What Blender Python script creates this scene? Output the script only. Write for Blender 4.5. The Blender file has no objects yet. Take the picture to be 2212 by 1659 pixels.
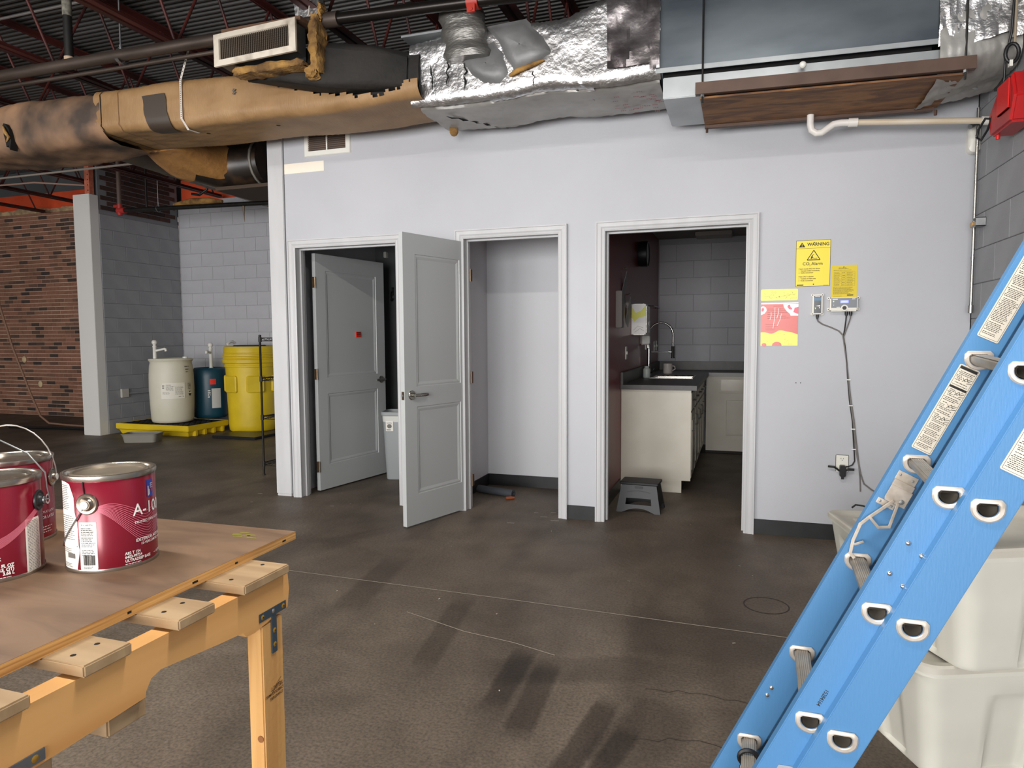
import bpy, bmesh, math, random
from mathutils import Vector, Matrix
random.seed(7)
scene = bpy.context.scene
COL = scene.collection
PI = math.pi

def srgb(*c):
    if len(c) == 1:
        h = c[0].lstrip('#'); c = [int(h[i:i+2], 16) for i in (0, 2, 4)]
    o = []
    for v in c:
        v /= 255.0
        o.append(v/12.92 if v <= .04045 else ((v+.055)/1.055)**2.4)
    return (o[0], o[1], o[2], 1.0)

# ---------------------------------------------------------------- camera
cam_data = bpy.data.cameras.new('camera'); cam = bpy.data.objects.new('camera', cam_data)
COL.objects.link(cam); scene.camera = cam
FPX = 1478.5
cam_data.sensor_fit = 'HORIZONTAL'; cam_data.sensor_width = 36.0
cam_data.lens = 36.0*FPX/2212.0
cam_data.clip_start = .02; cam_data.clip_end = 200
yaw, pitch, roll = -.3233, -.0690, -.0059
fwd = Vector((math.sin(yaw)*math.cos(pitch), math.cos(yaw)*math.cos(pitch), math.sin(pitch)))
r0 = Vector((math.cos(yaw), -math.sin(yaw), 0)); u0 = r0.cross(fwd)
rr_ = r0*math.cos(roll)+u0*math.sin(roll); uu_ = u0*math.cos(roll)-r0*math.sin(roll)
m = Matrix.Identity(4)
for i in range(3):
    m[i][0] = rr_[i]; m[i][1] = uu_[i]; m[i][2] = -fwd[i]
m[0][3], m[1][3], m[2][3] = -.831, -4.808, 1.331
cam.matrix_world = m

# ---------------------------------------------------------------- world, daylight, exposure
w = bpy.data.worlds.new('world'); scene.world = w; w.use_nodes = True
bg = w.node_tree.nodes['Background']; bg.inputs[0].default_value = (.80, .88, 1.0, 1); bg.inputs[1].default_value = 1.0

def area(name, loc, rot, sx, sy, power, color):
    l = bpy.data.lights.new(name, 'AREA'); l.shape = 'RECTANGLE'; l.size = sx; l.size_y = sy
    l.energy = power; l.color = color
    o = bpy.data.objects.new(name, l); COL.objects.link(o); o.location = loc; o.rotation_euler = rot
    return o
# daylight through the shop-front windows behind the photographer
DAY = (1.0, .98, .96)
for wx, pw_ in ((-9.0, 270), (-5.1, 320), (-1.3, 430)):
    area('daylight_window', (wx, -9.45, 1.55), (PI/2, 0, 0), 3.3, 2.5, pw_, DAY)

scene.view_settings.view_transform = 'Standard'; scene.view_settings.look = 'None'
scene.view_settings.gamma = 1.0; scene.view_settings.use_curve_mapping = False
scene.view_settings.exposure = 0.25

# ---------------------------------------------------------------- materials
MATS = {}
def M(name, col, rough=.5, metal=0., col2=None, vscale=4., vdetail=4., stretch=(1,1,1), lo=.35, hi=.65,
      bump=0., bscale=60., bstretch=(1,1,1), spec=.5, emit=0., rvar=0., dist=0.):
    if name in MATS: return MATS[name]
    mt = bpy.data.materials.new(name); mt.use_nodes = True; nt = mt.node_tree; N = nt.nodes; L = nt.links
    b = N['Principled BSDF']
    b.inputs['Base Color'].default_value = col; b.inputs['Roughness'].default_value = rough
    b.inputs['Metallic'].default_value = metal; b.inputs['Specular IOR Level'].default_value = spec
    tc = N.new('ShaderNodeTexCoord')
    if col2 is not None or rvar:
        mp = N.new('ShaderNodeMapping'); mp.inputs['Scale'].default_value = stretch; L.new(tc.outputs['Object'], mp.inputs[0])
        nz = N.new('ShaderNodeTexNoise'); nz.inputs['Scale'].default_value = vscale; nz.inputs['Detail'].default_value = vdetail
        nz.inputs['Distortion'].default_value = dist
        L.new(mp.outputs[0], nz.inputs['Vector'])
        rp = N.new('ShaderNodeValToRGB'); rp.color_ramp.elements[0].position = lo; rp.color_ramp.elements[1].position = hi
        rp.color_ramp.elements[0].color = col; rp.color_ramp.elements[1].color = col2 or col
        L.new(nz.outputs['Fac'], rp.inputs[0])
        if col2 is not None: L.new(rp.outputs[0], b.inputs['Base Color'])
        if rvar:
            mr = N.new('ShaderNodeMapRange'); mr.inputs['To Min'].default_value = rough-rvar; mr.inputs['To Max'].default_value = rough+rvar
            L.new(nz.outputs['Fac'], mr.inputs[0]); L.new(mr.outputs[0], b.inputs['Roughness'])
    if bump:
        mp2 = N.new('ShaderNodeMapping'); mp2.inputs['Scale'].default_value = bstretch; L.new(tc.outputs['Object'], mp2.inputs[0])
        n2 = N.new('ShaderNodeTexNoise'); n2.inputs['Scale'].default_value = bscale; n2.inputs['Detail'].default_value = 5
        L.new(mp2.outputs[0], n2.inputs['Vector'])
        bp = N.new('ShaderNodeBump'); bp.inputs['Strength'].default_value = bump; bp.inputs['Distance'].default_value = .01
        L.new(n2.outputs['Fac'], bp.inputs['Height']); L.new(bp.outputs[0], b.inputs['Normal'])
    if emit:
        b.inputs['Emission Color'].default_value = col; b.inputs['Emission Strength'].default_value = emit
    MATS[name] = mt
    return mt

PAINT = M('wall_paint', srgb(182,183,188), .55, col2=srgb(176,177,182), vscale=1.2, bump=.06, bscale=140)
TRIMP = M('trim_paint', srgb(190,190,192), .42, col2=srgb(182,182,183), vscale=9, stretch=(1,1,.2))
DOORP = M('door_paint', srgb(180,183,183), .38, bump=.03, bscale=200)
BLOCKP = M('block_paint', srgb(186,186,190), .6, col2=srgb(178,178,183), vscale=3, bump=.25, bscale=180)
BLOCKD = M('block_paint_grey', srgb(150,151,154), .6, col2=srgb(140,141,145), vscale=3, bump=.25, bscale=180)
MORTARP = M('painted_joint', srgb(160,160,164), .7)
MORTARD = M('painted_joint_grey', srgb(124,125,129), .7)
REDP = M('maroon_paint', srgb(128,36,44), .36, col2=srgb(120,33,41), vscale=2, bump=.05, bscale=120)
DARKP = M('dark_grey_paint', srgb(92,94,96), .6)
BASEV = M('black_vinyl', srgb(24,25,26), .42, col2=srgb(34,35,36), vscale=8)
STEEL = M('brushed_steel', srgb(170,168,162), .28, 1., rvar=.08, vscale=30)
CHROME = M('chrome', srgb(205,205,205), .12, 1.)
BLACKM = M('black_metal', srgb(26,25,24), .42, .3, col2=srgb(40,37,34), vscale=20)
BLACKP = M('black_plastic', srgb(22,22,24), .4)
WHITEP = M('white_plastic', srgb(226,224,216), .35)
INK = M('black_ink', srgb(28,26,24), .6)
INKG = M('grey_ink', srgb(110,106,100), .6)
WINK = M('white_ink', srgb(240,236,232), .45)
ZINC = M('zinc_metal', srgb(170,172,172), .4, .9, col2=srgb(140,142,144), vscale=14)
RIVET = M('rivet_metal', srgb(215,215,215), .2, 1.)
PAPERW = M('white_paper', srgb(233,229,220), .6)
HOLE = M('dark_void', srgb(12,11,10), .9)
GLASS = None

# ---------------------------------------------------------------- mesh building
MW = {}
class MB:
    def __init__(s): s.v = []; s.f = []
    def add(s, vs, fs):
        o = len(s.v); s.v += [Vector(p) for p in vs]; s.f += [[i+o for i in f] for f in fs]; return s
    def box(s, x0, x1, y0, y1, z0, z1):
        if x0 > x1: x0, x1 = x1, x0
        if y0 > y1: y0, y1 = y1, y0
        if z0 > z1: z0, z1 = z1, z0
        return s.add([(x0,y0,z0),(x1,y0,z0),(x1,y1,z0),(x0,y1,z0),(x0,y0,z1),(x1,y0,z1),(x1,y1,z1),(x0,y1,z1)],
                     [(3,2,1,0),(4,5,6,7),(0,1,5,4),(1,2,6,5),(2,3,7,6),(3,0,4,7)])
    def obox(s, c, ex, ey, ez, hx, hy, hz):
        c = Vector(c); ex, ey, ez = Vector(ex), Vector(ey), Vector(ez); vs = []
        for k in (-1, 1):
            for a, b in ((-1,-1),(1,-1),(1,1),(-1,1)): vs.append(c+ex*hx*a+ey*hy*b+ez*hz*k)
        fl = [(3,2,1,0),(4,5,6,7),(0,1,5,4),(1,2,6,5),(2,3,7,6),(3,0,4,7)]
        if ex.cross(ey).dot(ez) < 0: fl = [f[::-1] for f in fl]
        return s.add(vs, fl)
    def loft(s, secs, cap=True, closed=True):
        n = len(secs[0]); vs = [p for sec in secs for p in sec]; fs = []
        for k in range(len(secs)-1):
            for i in range(n if closed else n-1):
                j = (i+1) % n; fs.append((k*n+i, k*n+j, (k+1)*n+j, (k+1)*n+i))
        if cap and closed:
            fs.append(tuple(reversed(range(n)))); fs.append(tuple((len(secs)-1)*n+i for i in range(n)))
        return s.add(vs, fs)
    def tube(s, pts, r, n=10, closed=False, cap=True):
        pts = [Vector(p) for p in pts]; secs = []; prev = None; m_ = len(pts)
        for i, p in enumerate(pts):
            if closed: t = pts[(i+1) % m_]-pts[i-1]
            elif i == 0: t = pts[1]-p
            elif i == m_-1: t = p-pts[i-1]
            else: t = (pts[i+1]-p).normalized()+(p-pts[i-1]).normalized()
            t.normalize()
            if prev is None:
                a = Vector((0,0,1)) if abs(t.z) < .9 else Vector((1,0,0)); e1 = t.cross(a).normalized()
            else: e1 = (prev-t*prev.dot(t)).normalized()
            prev = e1; e2 = t.cross(e1)
            rr = r[i] if isinstance(r, (list, tuple)) else r
            secs.append([p+e1*rr*math.cos(2*PI*k/n)+e2*rr*math.sin(2*PI*k/n) for k in range(n)])
        if closed: secs.append(secs[0]); cap = False
        return s.loft(secs, cap)
    def cyl(s, p0, p1, r, n=16, r1=None):
        return s.tube([p0, p1], [r, r if r1 is None else r1], n)
    def lathe(s, prof, c=(0,0,0), n=32, axis='z', cap=False):
        c = Vector(c); secs = []
        for r, z in prof:
            ring = []
            for k in range(n):
                a = 2*PI*k/n; x, y = r*math.cos(a), r*math.sin(a)
                ring.append(c+(Vector((x,y,z)) if axis == 'z' else Vector((y,z,x)) if axis == 'y' else Vector((z,x,y))))
            secs.append(ring)
        return s.loft(secs, cap)
    def prism(s, poly, fn, d0, d1):
        n = len(poly); vs = [fn(a, b, d0) for a, b in poly]+[fn(a, b, d1) for a, b in poly]
        fs = [tuple(range(n))[::-1], tuple(range(n, 2*n))]+[(i, (i+1) % n, n+(i+1) % n, n+i) for i in range(n)]
        return s.add(vs, fs)
    def sphere(s, c, r, n=12, sq=(1,1,1)):
        c = Vector(c); secs = []
        for i in range(n//2+1):
            t = PI*i/(n//2); rad = max(r*math.sin(t), r*.02); z = -r*math.cos(t)
            secs.append([c+Vector((rad*math.cos(2*PI*k/n)*sq[0], rad*math.sin(2*PI*k/n)*sq[1], z*sq[2])) for k in range(n)])
        return s.loft(secs, True)
    def build(s, name, mat, parent=None, smooth=None, bevel=0., segs=2, fix=True):
        me = bpy.data.meshes.new(name)
        T = MW[parent].inverted() if parent in MW else None
        vs = [T @ p for p in s.v] if T else s.v
        me.from_pydata([tuple(p) for p in vs], [], s.f)
        if bevel or fix:
            bm = bmesh.new(); bm.from_mesh(me)
            if fix: bmesh.ops.recalc_face_normals(bm, faces=bm.faces)
            if bevel:
                ed = [e for e in bm.edges if len(e.link_faces) == 2 and e.calc_face_angle(0) > .5]
                bmesh.ops.bevel(bm, geom=ed, offset=bevel, segments=segs, affect='EDGES', clamp_overlap=True)
            bm.to_mesh(me); bm.free()
        if smooth or bevel:
            for p in me.polygons: p.use_smooth = True
            me.set_sharp_from_angle(angle=smooth if smooth else .7)
        if mat: me.materials.append(mat)
        o = bpy.data.objects.new(name, me); COL.objects.link(o)
        if parent is not None:
            o.parent = parent
            if parent in MW: MW[o] = MW[parent]
        else: MW[o] = Matrix.Identity(4)
        return o

def tag(o, label=None, cat=None, group=None, kind=None):
    if label: o['label'] = label
    if cat: o['category'] = cat
    if group: o['group'] = group
    if kind: o['kind'] = kind
    return o
def thing(name, label, cat, loc=(0,0,0), rz=0, group=None, kind=None):
    o = bpy.data.objects.new(name, None); COL.objects.link(o); o.empty_display_size = .1
    o.location = loc; o.rotation_euler = (0,0,rz)
    MW[o] = Matrix.Translation(Vector(loc)) @ Matrix.Rotation(rz, 4, 'Z')
    return tag(o, label, cat, group, kind)
def local(o):            # build the parts of o in o's own frame
    MW.pop(o, None); return o
def struct(name, mb, mat, label, cat='wall', **k):
    return tag(mb.build(name, mat, None, **k), label, cat, None, 'structure')
def copy_tree(o, loc=None, rz=None, label=None, parent=None):
    c = o.copy(); COL.objects.link(c); c.parent = parent
    if loc is not None: c.location = loc
    if rz is not None: c.rotation_euler = (0,0,rz)
    if label: c['label'] = label
    for ch in o.children: copy_tree(ch, parent=c)
    return c
def rrect(w, h, r, n=4, cx=0, cy=0):
    out = []
    for qx, qy, a0 in ((1,1,0),(-1,1,PI/2),(-1,-1,PI),(1,-1,1.5*PI)):
        for k in range(n+1):
            a = a0+PI/2*k/n; out.append((cx+qx*(w/2-r)+r*math.cos(a), cy+qy*(h/2-r)+r*math.sin(a)))
    return out

# flat print: text and marks laid on a frame (origin, ex, ey), lifted by off along ex x ey
def text_data(txt, size, align='LEFT', bold=0., xs=1.):
    cu = bpy.data.curves.new('t', 'FONT'); cu.body = txt; cu.size = size; cu.align_x = align; cu.offset = bold; cu.resolution_u = 3
    ob = bpy.data.objects.new('t', cu); me = bpy.data.meshes.new_from_object(ob)
    vs = [(v.co.x*xs, v.co.y) for v in me.vertices]; fs = [tuple(p.vertices) for p in me.polygons]
    bpy.data.objects.remove(ob); bpy.data.curves.remove(cu); bpy.data.meshes.remove(me)
    return vs, fs
class Print:
    def __init__(s, fn): s.fn = fn; s.mb = MB()
    def text(s, x, y, txt, size, align='LEFT', bold=0., xs=1., rot=0):
        vs, fs = text_data(txt, size, align, bold, xs); c, n = math.cos(rot), math.sin(rot)
        s.mb.add([s.fn(x+a*c-b*n, y+a*n+b*c) for a, b in vs], fs); return s
    def rect(s, x, y, w_, h_, nx=1):
        for i in range(nx):
            xa = x+w_*i/nx; xb = x+w_*(i+1)/nx
            s.mb.add([s.fn(xa,y), s.fn(xb,y), s.fn(xb,y+h_), s.fn(xa,y+h_)], [(0,1,2,3)])
        return s
    def poly(s, pts): s.mb.add([s.fn(*p) for p in pts], [tuple(range(len(pts)))]); return s
    def line(s, pts, wd):
        for (x0,y0),(x1,y1) in zip(pts[:-1], pts[1:]):
            d = math.hypot(x1-x0, y1-y0) or 1; nx, ny = -(y1-y0)/d*wd/2, (x1-x0)/d*wd/2
            s.mb.add([s.fn(x0+nx,y0+ny), s.fn(x0-nx,y0-ny), s.fn(x1-nx,y1-ny), s.fn(x1+nx,y1+ny)], [(0,1,2,3)])
        return s
    def para(s, x, y, w_, n, step, th, seed=1, short=.25):     # n rows of small print
        rd = random.Random(seed)
        for i in range(n):
            xx = x; end = x+w_*(1-rd.random()*short)
            while xx < end:
                l = (.25+rd.random()*.9)*step*1.6; l = min(l, end-xx)
                s.rect(xx, y-i*step, l, th); xx += l+step*.35
        return s
    def build(s, name, mat, parent): return s.mb.build(name, mat, parent, fix=False)
def frame(o, ex, ey, off=.0006):
    o, ex, ey = Vector(o), Vector(ex).normalized(), Vector(ey).normalized(); n = ex.cross(ey)*off
    return lambda x, y: o+ex*x+ey*y+n
# ================================================================ FLOOR
DARK_BANDS = [(-1.67,-2.35,.22,.05,-88,.8),(-1.54,-2.46,.23,.05,-87,.8),(-1.30,-2.66,.24,.045,-98,.85),(-1.20,-2.72,.14,.04,-102,.8),(-1.12,-2.60,.22,.12,-109,.6),(-2.72,-1.56,.36,.08,-81,.5),(-2.09,-2.03,.36,.055,-81,.55),(-1.45,-2.22,.30,.10,20,.4),(-.95,-1.75,.35,.2,10,.4)]
def floor_mat():
    mt = bpy.data.materials.new('stained_concrete'); mt.use_nodes = True; nt = mt.node_tree; N = nt.nodes; L = nt.links
    b = N['Principled BSDF']; tc = N.new('ShaderNodeTexCoord')
    def noise(sc, det=5, st=(1,1,1), dist=0.):
        mp = N.new('ShaderNodeMapping'); mp.inputs['Scale'].default_value = st; L.new(tc.outputs['Object'], mp.inputs[0])
        n = N.new('ShaderNodeTexNoise'); n.inputs['Scale'].default_value = sc; n.inputs['Detail'].default_value = det
        n.inputs['Distortion'].default_value = dist; L.new(mp.outputs[0], n.inputs['Vector']); return n.outputs['Fac']
    def ramp(f, stops):
        r = N.new('ShaderNodeValToRGB'); els = r.color_ramp.elements
        while len(els) < len(stops): els.new(.5)
        for e, (p, c) in zip(els, stops): e.position = p; e.color = c
        L.new(f, r.inputs[0]); return r.outputs[0]
    def mix(a, c, f, mode='MULTIPLY'):
        x = N.new('ShaderNodeMix'); x.data_type = 'RGBA'; x.blend_type = mode
        if isinstance(f, float): x.inputs[0].default_value = f
        else: L.new(f, x.inputs[0])
        L.new(a, x.inputs[6]); L.new(c, x.inputs[7]); return x.outputs[2]
    c = ramp(noise(.9, 7), [(.3, srgb(90,79,69)), (.55, srgb(108,96,84)), (.75, srgb(124,112,98))])
    c = mix(c, ramp(noise(3.2, 8, dist=.6), [(.35, (.62,.61,.60,1)), (.6, (1,1,1,1))]), .6)
    c = mix(c, ramp(noise(1.4, 3, (1.1,.35,1), .8), [(.36, (.42,.40,.40,1)), (.5, (1,1,1,1))]), .55)
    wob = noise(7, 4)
    for (cx_, cy_, ln, wd_, an, am) in DARK_BANDS:          # elongated darker bands with soft uneven edges
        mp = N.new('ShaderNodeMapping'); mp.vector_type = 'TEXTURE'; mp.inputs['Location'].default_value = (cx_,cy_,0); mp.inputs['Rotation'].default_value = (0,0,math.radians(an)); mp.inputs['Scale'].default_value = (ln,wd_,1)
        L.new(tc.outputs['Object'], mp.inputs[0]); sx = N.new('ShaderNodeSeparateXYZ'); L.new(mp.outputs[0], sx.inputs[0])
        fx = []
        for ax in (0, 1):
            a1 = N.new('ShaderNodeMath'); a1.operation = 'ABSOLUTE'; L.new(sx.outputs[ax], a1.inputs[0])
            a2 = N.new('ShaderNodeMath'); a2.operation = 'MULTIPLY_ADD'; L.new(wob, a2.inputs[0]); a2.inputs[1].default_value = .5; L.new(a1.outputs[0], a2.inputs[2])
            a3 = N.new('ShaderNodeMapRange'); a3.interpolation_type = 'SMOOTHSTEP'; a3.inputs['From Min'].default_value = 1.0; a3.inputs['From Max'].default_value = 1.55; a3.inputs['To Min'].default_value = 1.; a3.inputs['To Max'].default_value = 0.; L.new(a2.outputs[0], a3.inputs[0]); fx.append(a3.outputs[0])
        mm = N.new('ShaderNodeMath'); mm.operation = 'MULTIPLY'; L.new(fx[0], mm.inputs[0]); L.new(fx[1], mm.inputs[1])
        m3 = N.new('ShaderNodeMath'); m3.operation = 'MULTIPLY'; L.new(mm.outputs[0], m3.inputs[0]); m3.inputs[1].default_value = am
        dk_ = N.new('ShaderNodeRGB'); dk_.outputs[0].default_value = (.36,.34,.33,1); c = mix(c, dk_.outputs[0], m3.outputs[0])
    c = mix(c, ramp(noise(95, 3), [(.3, (.55,.55,.55,1)), (.62, (1.15,1.15,1.15,1))]), .8)
    sp = N.new('ShaderNodeTexVoronoi'); sp.inputs['Scale'].default_value = 34; L.new(tc.outputs['Object'], sp.inputs['Vector'])
    c = mix(c, ramp(sp.outputs['Distance'], [(.0, (1,1,1,1)), (.045, (0,0,0,1))]), .10, 'ADD')
    L.new(c, b.inputs['Base Color'])
    mr = N.new('ShaderNodeMapRange'); mr.inputs['To Min'].default_value = .38; mr.inputs['To Max'].default_value = .72
    L.new(noise(2.2, 6), mr.inputs[0]); L.new(mr.outputs[0], b.inputs['Roughness'])
    b.inputs['Specular IOR Level'].default_value = .35
    bp = N.new('ShaderNodeBump'); bp.inputs['Strength'].default_value = .5; bp.inputs['Distance'].default_value = .006
    L.new(noise(36, 8), bp.inputs['Height']); L.new(bp.outputs[0], b.inputs['Normal'])
    return mt
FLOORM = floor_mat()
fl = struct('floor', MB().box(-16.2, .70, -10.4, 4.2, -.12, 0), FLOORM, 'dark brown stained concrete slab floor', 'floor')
jm = M('joint_filler', srgb(156,146,132), .8); km = M('crack', srgb(52,46,40), .9)
j = MB()
def strip_(mb, pts, wd, z=.0012):
    for a, b in zip(pts[:-1], pts[1:]):
        a, b = Vector((a[0],a[1],z)), Vector((b[0],b[1],z)); t = (b-a).normalized(); n = Vector((-t.y,t.x,0))*wd/2
        mb.add([a+n, a-n, b-n, b+n], [(0,1,2,3)])
strip_(j, [(-9.5,-1.53),(-3.28,-1.57),(-1.9,-1.60),(-.62,-1.645),(.47,-1.66)], .006)
strip_(j, [(-2.35,-1.9),(-2.0,-2.02),(-1.75,-2.06),(-1.55,-2.12)], .005); j.build('control_joint', jm, fl)
for pts in ([(-1.15,-2.28),(-.95,-2.25),(-.75,-2.28),(-.6,-2.24)], [(-1.15,-2.62),(-.95,-2.56),(-.7,-2.6),(-.5,-2.55)]):
    k = MB(); rd = random.Random(3); q = []
    for a, b in zip(pts[:-1], pts[1:]):
        for t in range(5): q.append((a[0]+(b[0]-a[0])*t/5+rd.uniform(-.008,.008), a[1]+(b[1]-a[1])*t/5+rd.uniform(-.012,.012)))
    strip_(k, q, .0028); k.build('crack', km, fl)
k = MB(); strip_(k, [(-.694+.105*math.cos(a*PI/18), -1.287+.105*math.sin(a*PI/18)) for a in range(37)], .006)
k.build('floor_cleanout', M('cleanout_cover', srgb(44,39,35), .7), fl)
k = MB(); rd = random.Random(11)
for i in range(70):                                # paint flecks and dust on the slab
    x, y = rd.uniform(-7,.1), rd.uniform(-2.6,1.9); a = rd.uniform(0,PI); l = rd.uniform(.004,.016); wd = rd.uniform(.003,.006)
    strip_(k, [(x,y),(x+l*math.cos(a),y+l*math.sin(a))], wd, .0015)
for (x,y,l) in [(-2.22,-.02,.05),(-2.18,.12,.04),(-2.3,.08,.03),(-2.12,-.10,.06),(-2.4,-.25,.05),(-3.9,-.2,.03),(-4.6,-.28,.02),(-4.75,.0,.04)]:
    strip_(k, [(x,y),(x+l,y+.008)], .008, .0015)
tag(k.build('paint_flecks', M('fleck', srgb(196,190,180), .8), fl), kind='stuff')

# ================================================================ CEILING DECK
dk = MB(); pitch_ = .0665; y = -10.4; prof = []; ZD = 4.25
while y < 4.2:
    prof += [(y, ZD), (y+.020, ZD), (y+.033, ZD+.022), (y+.053, ZD+.022)]; y += pitch_
dk.add([(-16.2, a, b) for a, b in prof]+[(.7, a, b) for a, b in prof], [(i, i+1, len(prof)+i+1, len(prof)+i) for i in range(len(prof)-1)])
struct('ceiling', dk, M('galvanised_deck', srgb(104,102,101), .5, .55, col2=srgb(66,63,60), vscale=.9, stretch=(.3,3,1), rvar=.1),
       'corrugated galvanised steel roof deck with narrow ribs', 'ceiling')
struct('trim_roof', MB().box(-16.2,.7,-10.4,4.2,ZD+.03,ZD+.06), DARKP, 'roof insulation board above the deck', 'ceiling')

# ================================================================ WALLS
YB = 3.82                                           # far outside wall
def blocks(wall, org, ex, ny, n_len, n_rows, mat, half=.006, skip=None, z0=0.):
    """painted concrete blocks 0.4064 x 0.2032 laid in running bond on the plane org + ex*s ; ny = outward normal"""
    org, ex, ny = Vector(org), Vector(ex), Vector(ny); meshes = {}
    for r in range(n_rows):
        s = -.2032 if r % 2 else 0.
        while s < n_len-.01:
            a, b = max(s, 0), min(s+.4064, n_len); s += .4064
            if b-a < .04: continue
            if skip and skip((a+b)/2, z0+(r+.5)*.2032): continue
            key = round(b-a, 3)
            if key not in meshes:
                hw, hh, g = key/2, .1016, .0016
                mb = MB(); mb.loft([[ex*(q*(hw-g-c))+Vector((0,0,1))*(e*(hh-g-c))+ny*d for q, e in ((-1,-1),(1,-1),(1,1),(-1,1))] for c, d in ((0,0),(0,.004),(.003,.007))])
                o = mb.build('block', mat, wall); meshes[key] = o.data
            else:
                o = bpy.data.objects.new('block', meshes[key]); COL.objects.link(o); o.parent = wall
            o.location = org+ex*((a+b)/2)+Vector((0,0,z0+(r+.5)*.2032))

# partition with the three doorways
D1 = (-4.30, -3.385); D2 = (-2.815, -2.085); D3 = (-1.745, -.800); DH = 2.062; PT = 3.42
pw = MB()
xs = [-4.39, D1[0]-.02, D1[1]+.02, D2[0]-.02, D2[1]+.02, D3[0]-.02, D3[1]+.02, .474]
for i in range(0, 8, 2): pw.box(xs[i], xs[i+1], 0, .12, 0, PT)
for d in (D1, D2, D3): pw.box(d[0]-.02, d[1]+.02, 0, .12, DH+.02, PT)
struct('wall_partition', pw, PAINT, 'pale grey painted partition wall with three doorways')
pp = MB().box(-4.545, -4.396, -.015, .135, .02, PT).box(-4.54,-4.40,-.012,.13,0,.02)
struct('trim_1', pp, TRIMP, 'pale grey end post closing the partition wall', 'trim', bevel=.004)
# casings
cas = [(0,0),(0,.009),(.010,.012),(.020,.0105),(.030,.015),(.046,.017),(.054,.0165),(.058,.020),(.066,.020),(.066,0)]
def casing(name, d, label):
    mb = MB(); secs = []
    for a, dp in cas: secs.append([(d[0]-a,-dp*1.35,0),(d[0]-a,-dp*1.35,DH+a),(d[1]+a,-dp*1.35,DH+a),(d[1]+a,-dp*1.35,0)])
    secs.append(secs[0])
    mb.loft(secs, cap=False, closed=False)
    t = struct(name, mb, TRIMP, label, 'door trim', smooth=.15)
    jb = MB().box(d[0]-.02,d[0],-.004,.124,0,DH+.02).box(d[1],d[1]+.02,-.004,.124,0,DH+.02).box(d[0],d[1],-.004,.124,DH,DH+.02)
    jb.build('jamb', TRIMP, t, bevel=.002)
    st = MB().box(d[0],d[0]+.012,.05,.085,0,DH).box(d[1]-.012,d[1],.05,.085,0,DH).box(d[0]+.012,d[1]-.012,.05,.085,DH-.012,DH)
    st.build('door_stop', TRIMP, t)
    return t
casing('trim_2', D1, 'moulded grey casing around the doorway with the inward open door')
casing('trim_3', D2, 'moulded grey casing around the empty closet doorway')
casing('trim_4', D3, 'moulded grey casing around the kitchenette doorway')
# vinyl base
def base(name, x0, x1, y0, y1, label): return struct(name, MB().box(x0,x1,y0,y1,0,.102), BASEV, label, 'baseboard', bevel=.002)
base('baseboard_pier', D2[1]+.067, D3[0]-.067, -.008, .0, 'short black vinyl baseboard between closet and kitchenette doorways')
base('baseboard_right', D3[1]+.067, .474, -.008, .0, 'black vinyl baseboard on the partition right of the kitchenette')
# closet
cl = MB().box(-3.03,-2.98,.12,.97,0,2.5).box(-2.98,-1.95,.92,.97,0,2.5)
struct('wall_closet', cl, M('closet_paint', srgb(200,202,206), .5), 'pale grey inner walls of the empty closet')
base('baseboard_closet_back', -2.97, -1.95, .911, .919, 'black vinyl baseboard along the closet back wall')
struct('baseboard_closet_side', MB().box(-2.979,-2.971,.125,.919,0,.102), BASEV, 'black vinyl baseboard along the closet left wall', 'baseboard')
# bathroom shell and rooms behind
struct('wall_bath_left', MB().box(-4.545,-4.42,.136,YB-.01,0,PT), PAINT, 'side wall closing off the back rooms')
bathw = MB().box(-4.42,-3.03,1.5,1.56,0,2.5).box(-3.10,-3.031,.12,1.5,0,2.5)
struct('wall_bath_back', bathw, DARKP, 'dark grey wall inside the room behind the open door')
struct('wall_kitchen_left', MB().box(-1.949,-1.81,.122,YB-.01,0,2.5), REDP, 'maroon painted side wall of the kitchenette')
struct('ceiling_rooms', MB().box(-4.42,.474,.121,YB-.01,2.505,2.60), M('room_ceiling', srgb(120,112,106), .8), 'plain ceiling over the back rooms', 'ceiling')
struct('baseboard_kitchen', MB().box(-1.81,-1.802,.14,1.04,0,.102), BASEV, 'black vinyl baseboard under the maroon wall', 'baseboard')
# far outside wall: painted block in the kitchenette and the drum corner, brick beyond
kw = struct('wall_kitchen_back', MB().box(-1.81,.474,YB,YB+.2,0,4.24), MORTARP, 'grey painted block wall at the back of the kitchenette')
blocks(kw, (-1.80,YB,0), (1,0,0), (0,-1,0), 2.27, 12, BLOCKP)
aw = struct('wall_alcove_back', MB().box(-9.2,-1.81,YB,YB+.2,0,3.42), MORTARP, 'light painted block wall behind the plastic drums')
blocks(aw, (-9.18,YB,0), (1,0,0), (0,-1,0), 4.6, 17, BLOCKP, skip=lambda s, z: s > 3.6)
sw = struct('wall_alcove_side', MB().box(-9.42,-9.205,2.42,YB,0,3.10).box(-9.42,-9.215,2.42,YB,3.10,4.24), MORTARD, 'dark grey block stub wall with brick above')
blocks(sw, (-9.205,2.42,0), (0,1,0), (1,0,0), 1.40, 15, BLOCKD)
# right wall
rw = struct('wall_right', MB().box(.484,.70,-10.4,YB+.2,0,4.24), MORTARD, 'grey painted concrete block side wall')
blocks(rw, (.484,-2.0,0), (0,1,0), (-1,0,0), 1.995, 17, BLOCKD)
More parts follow.
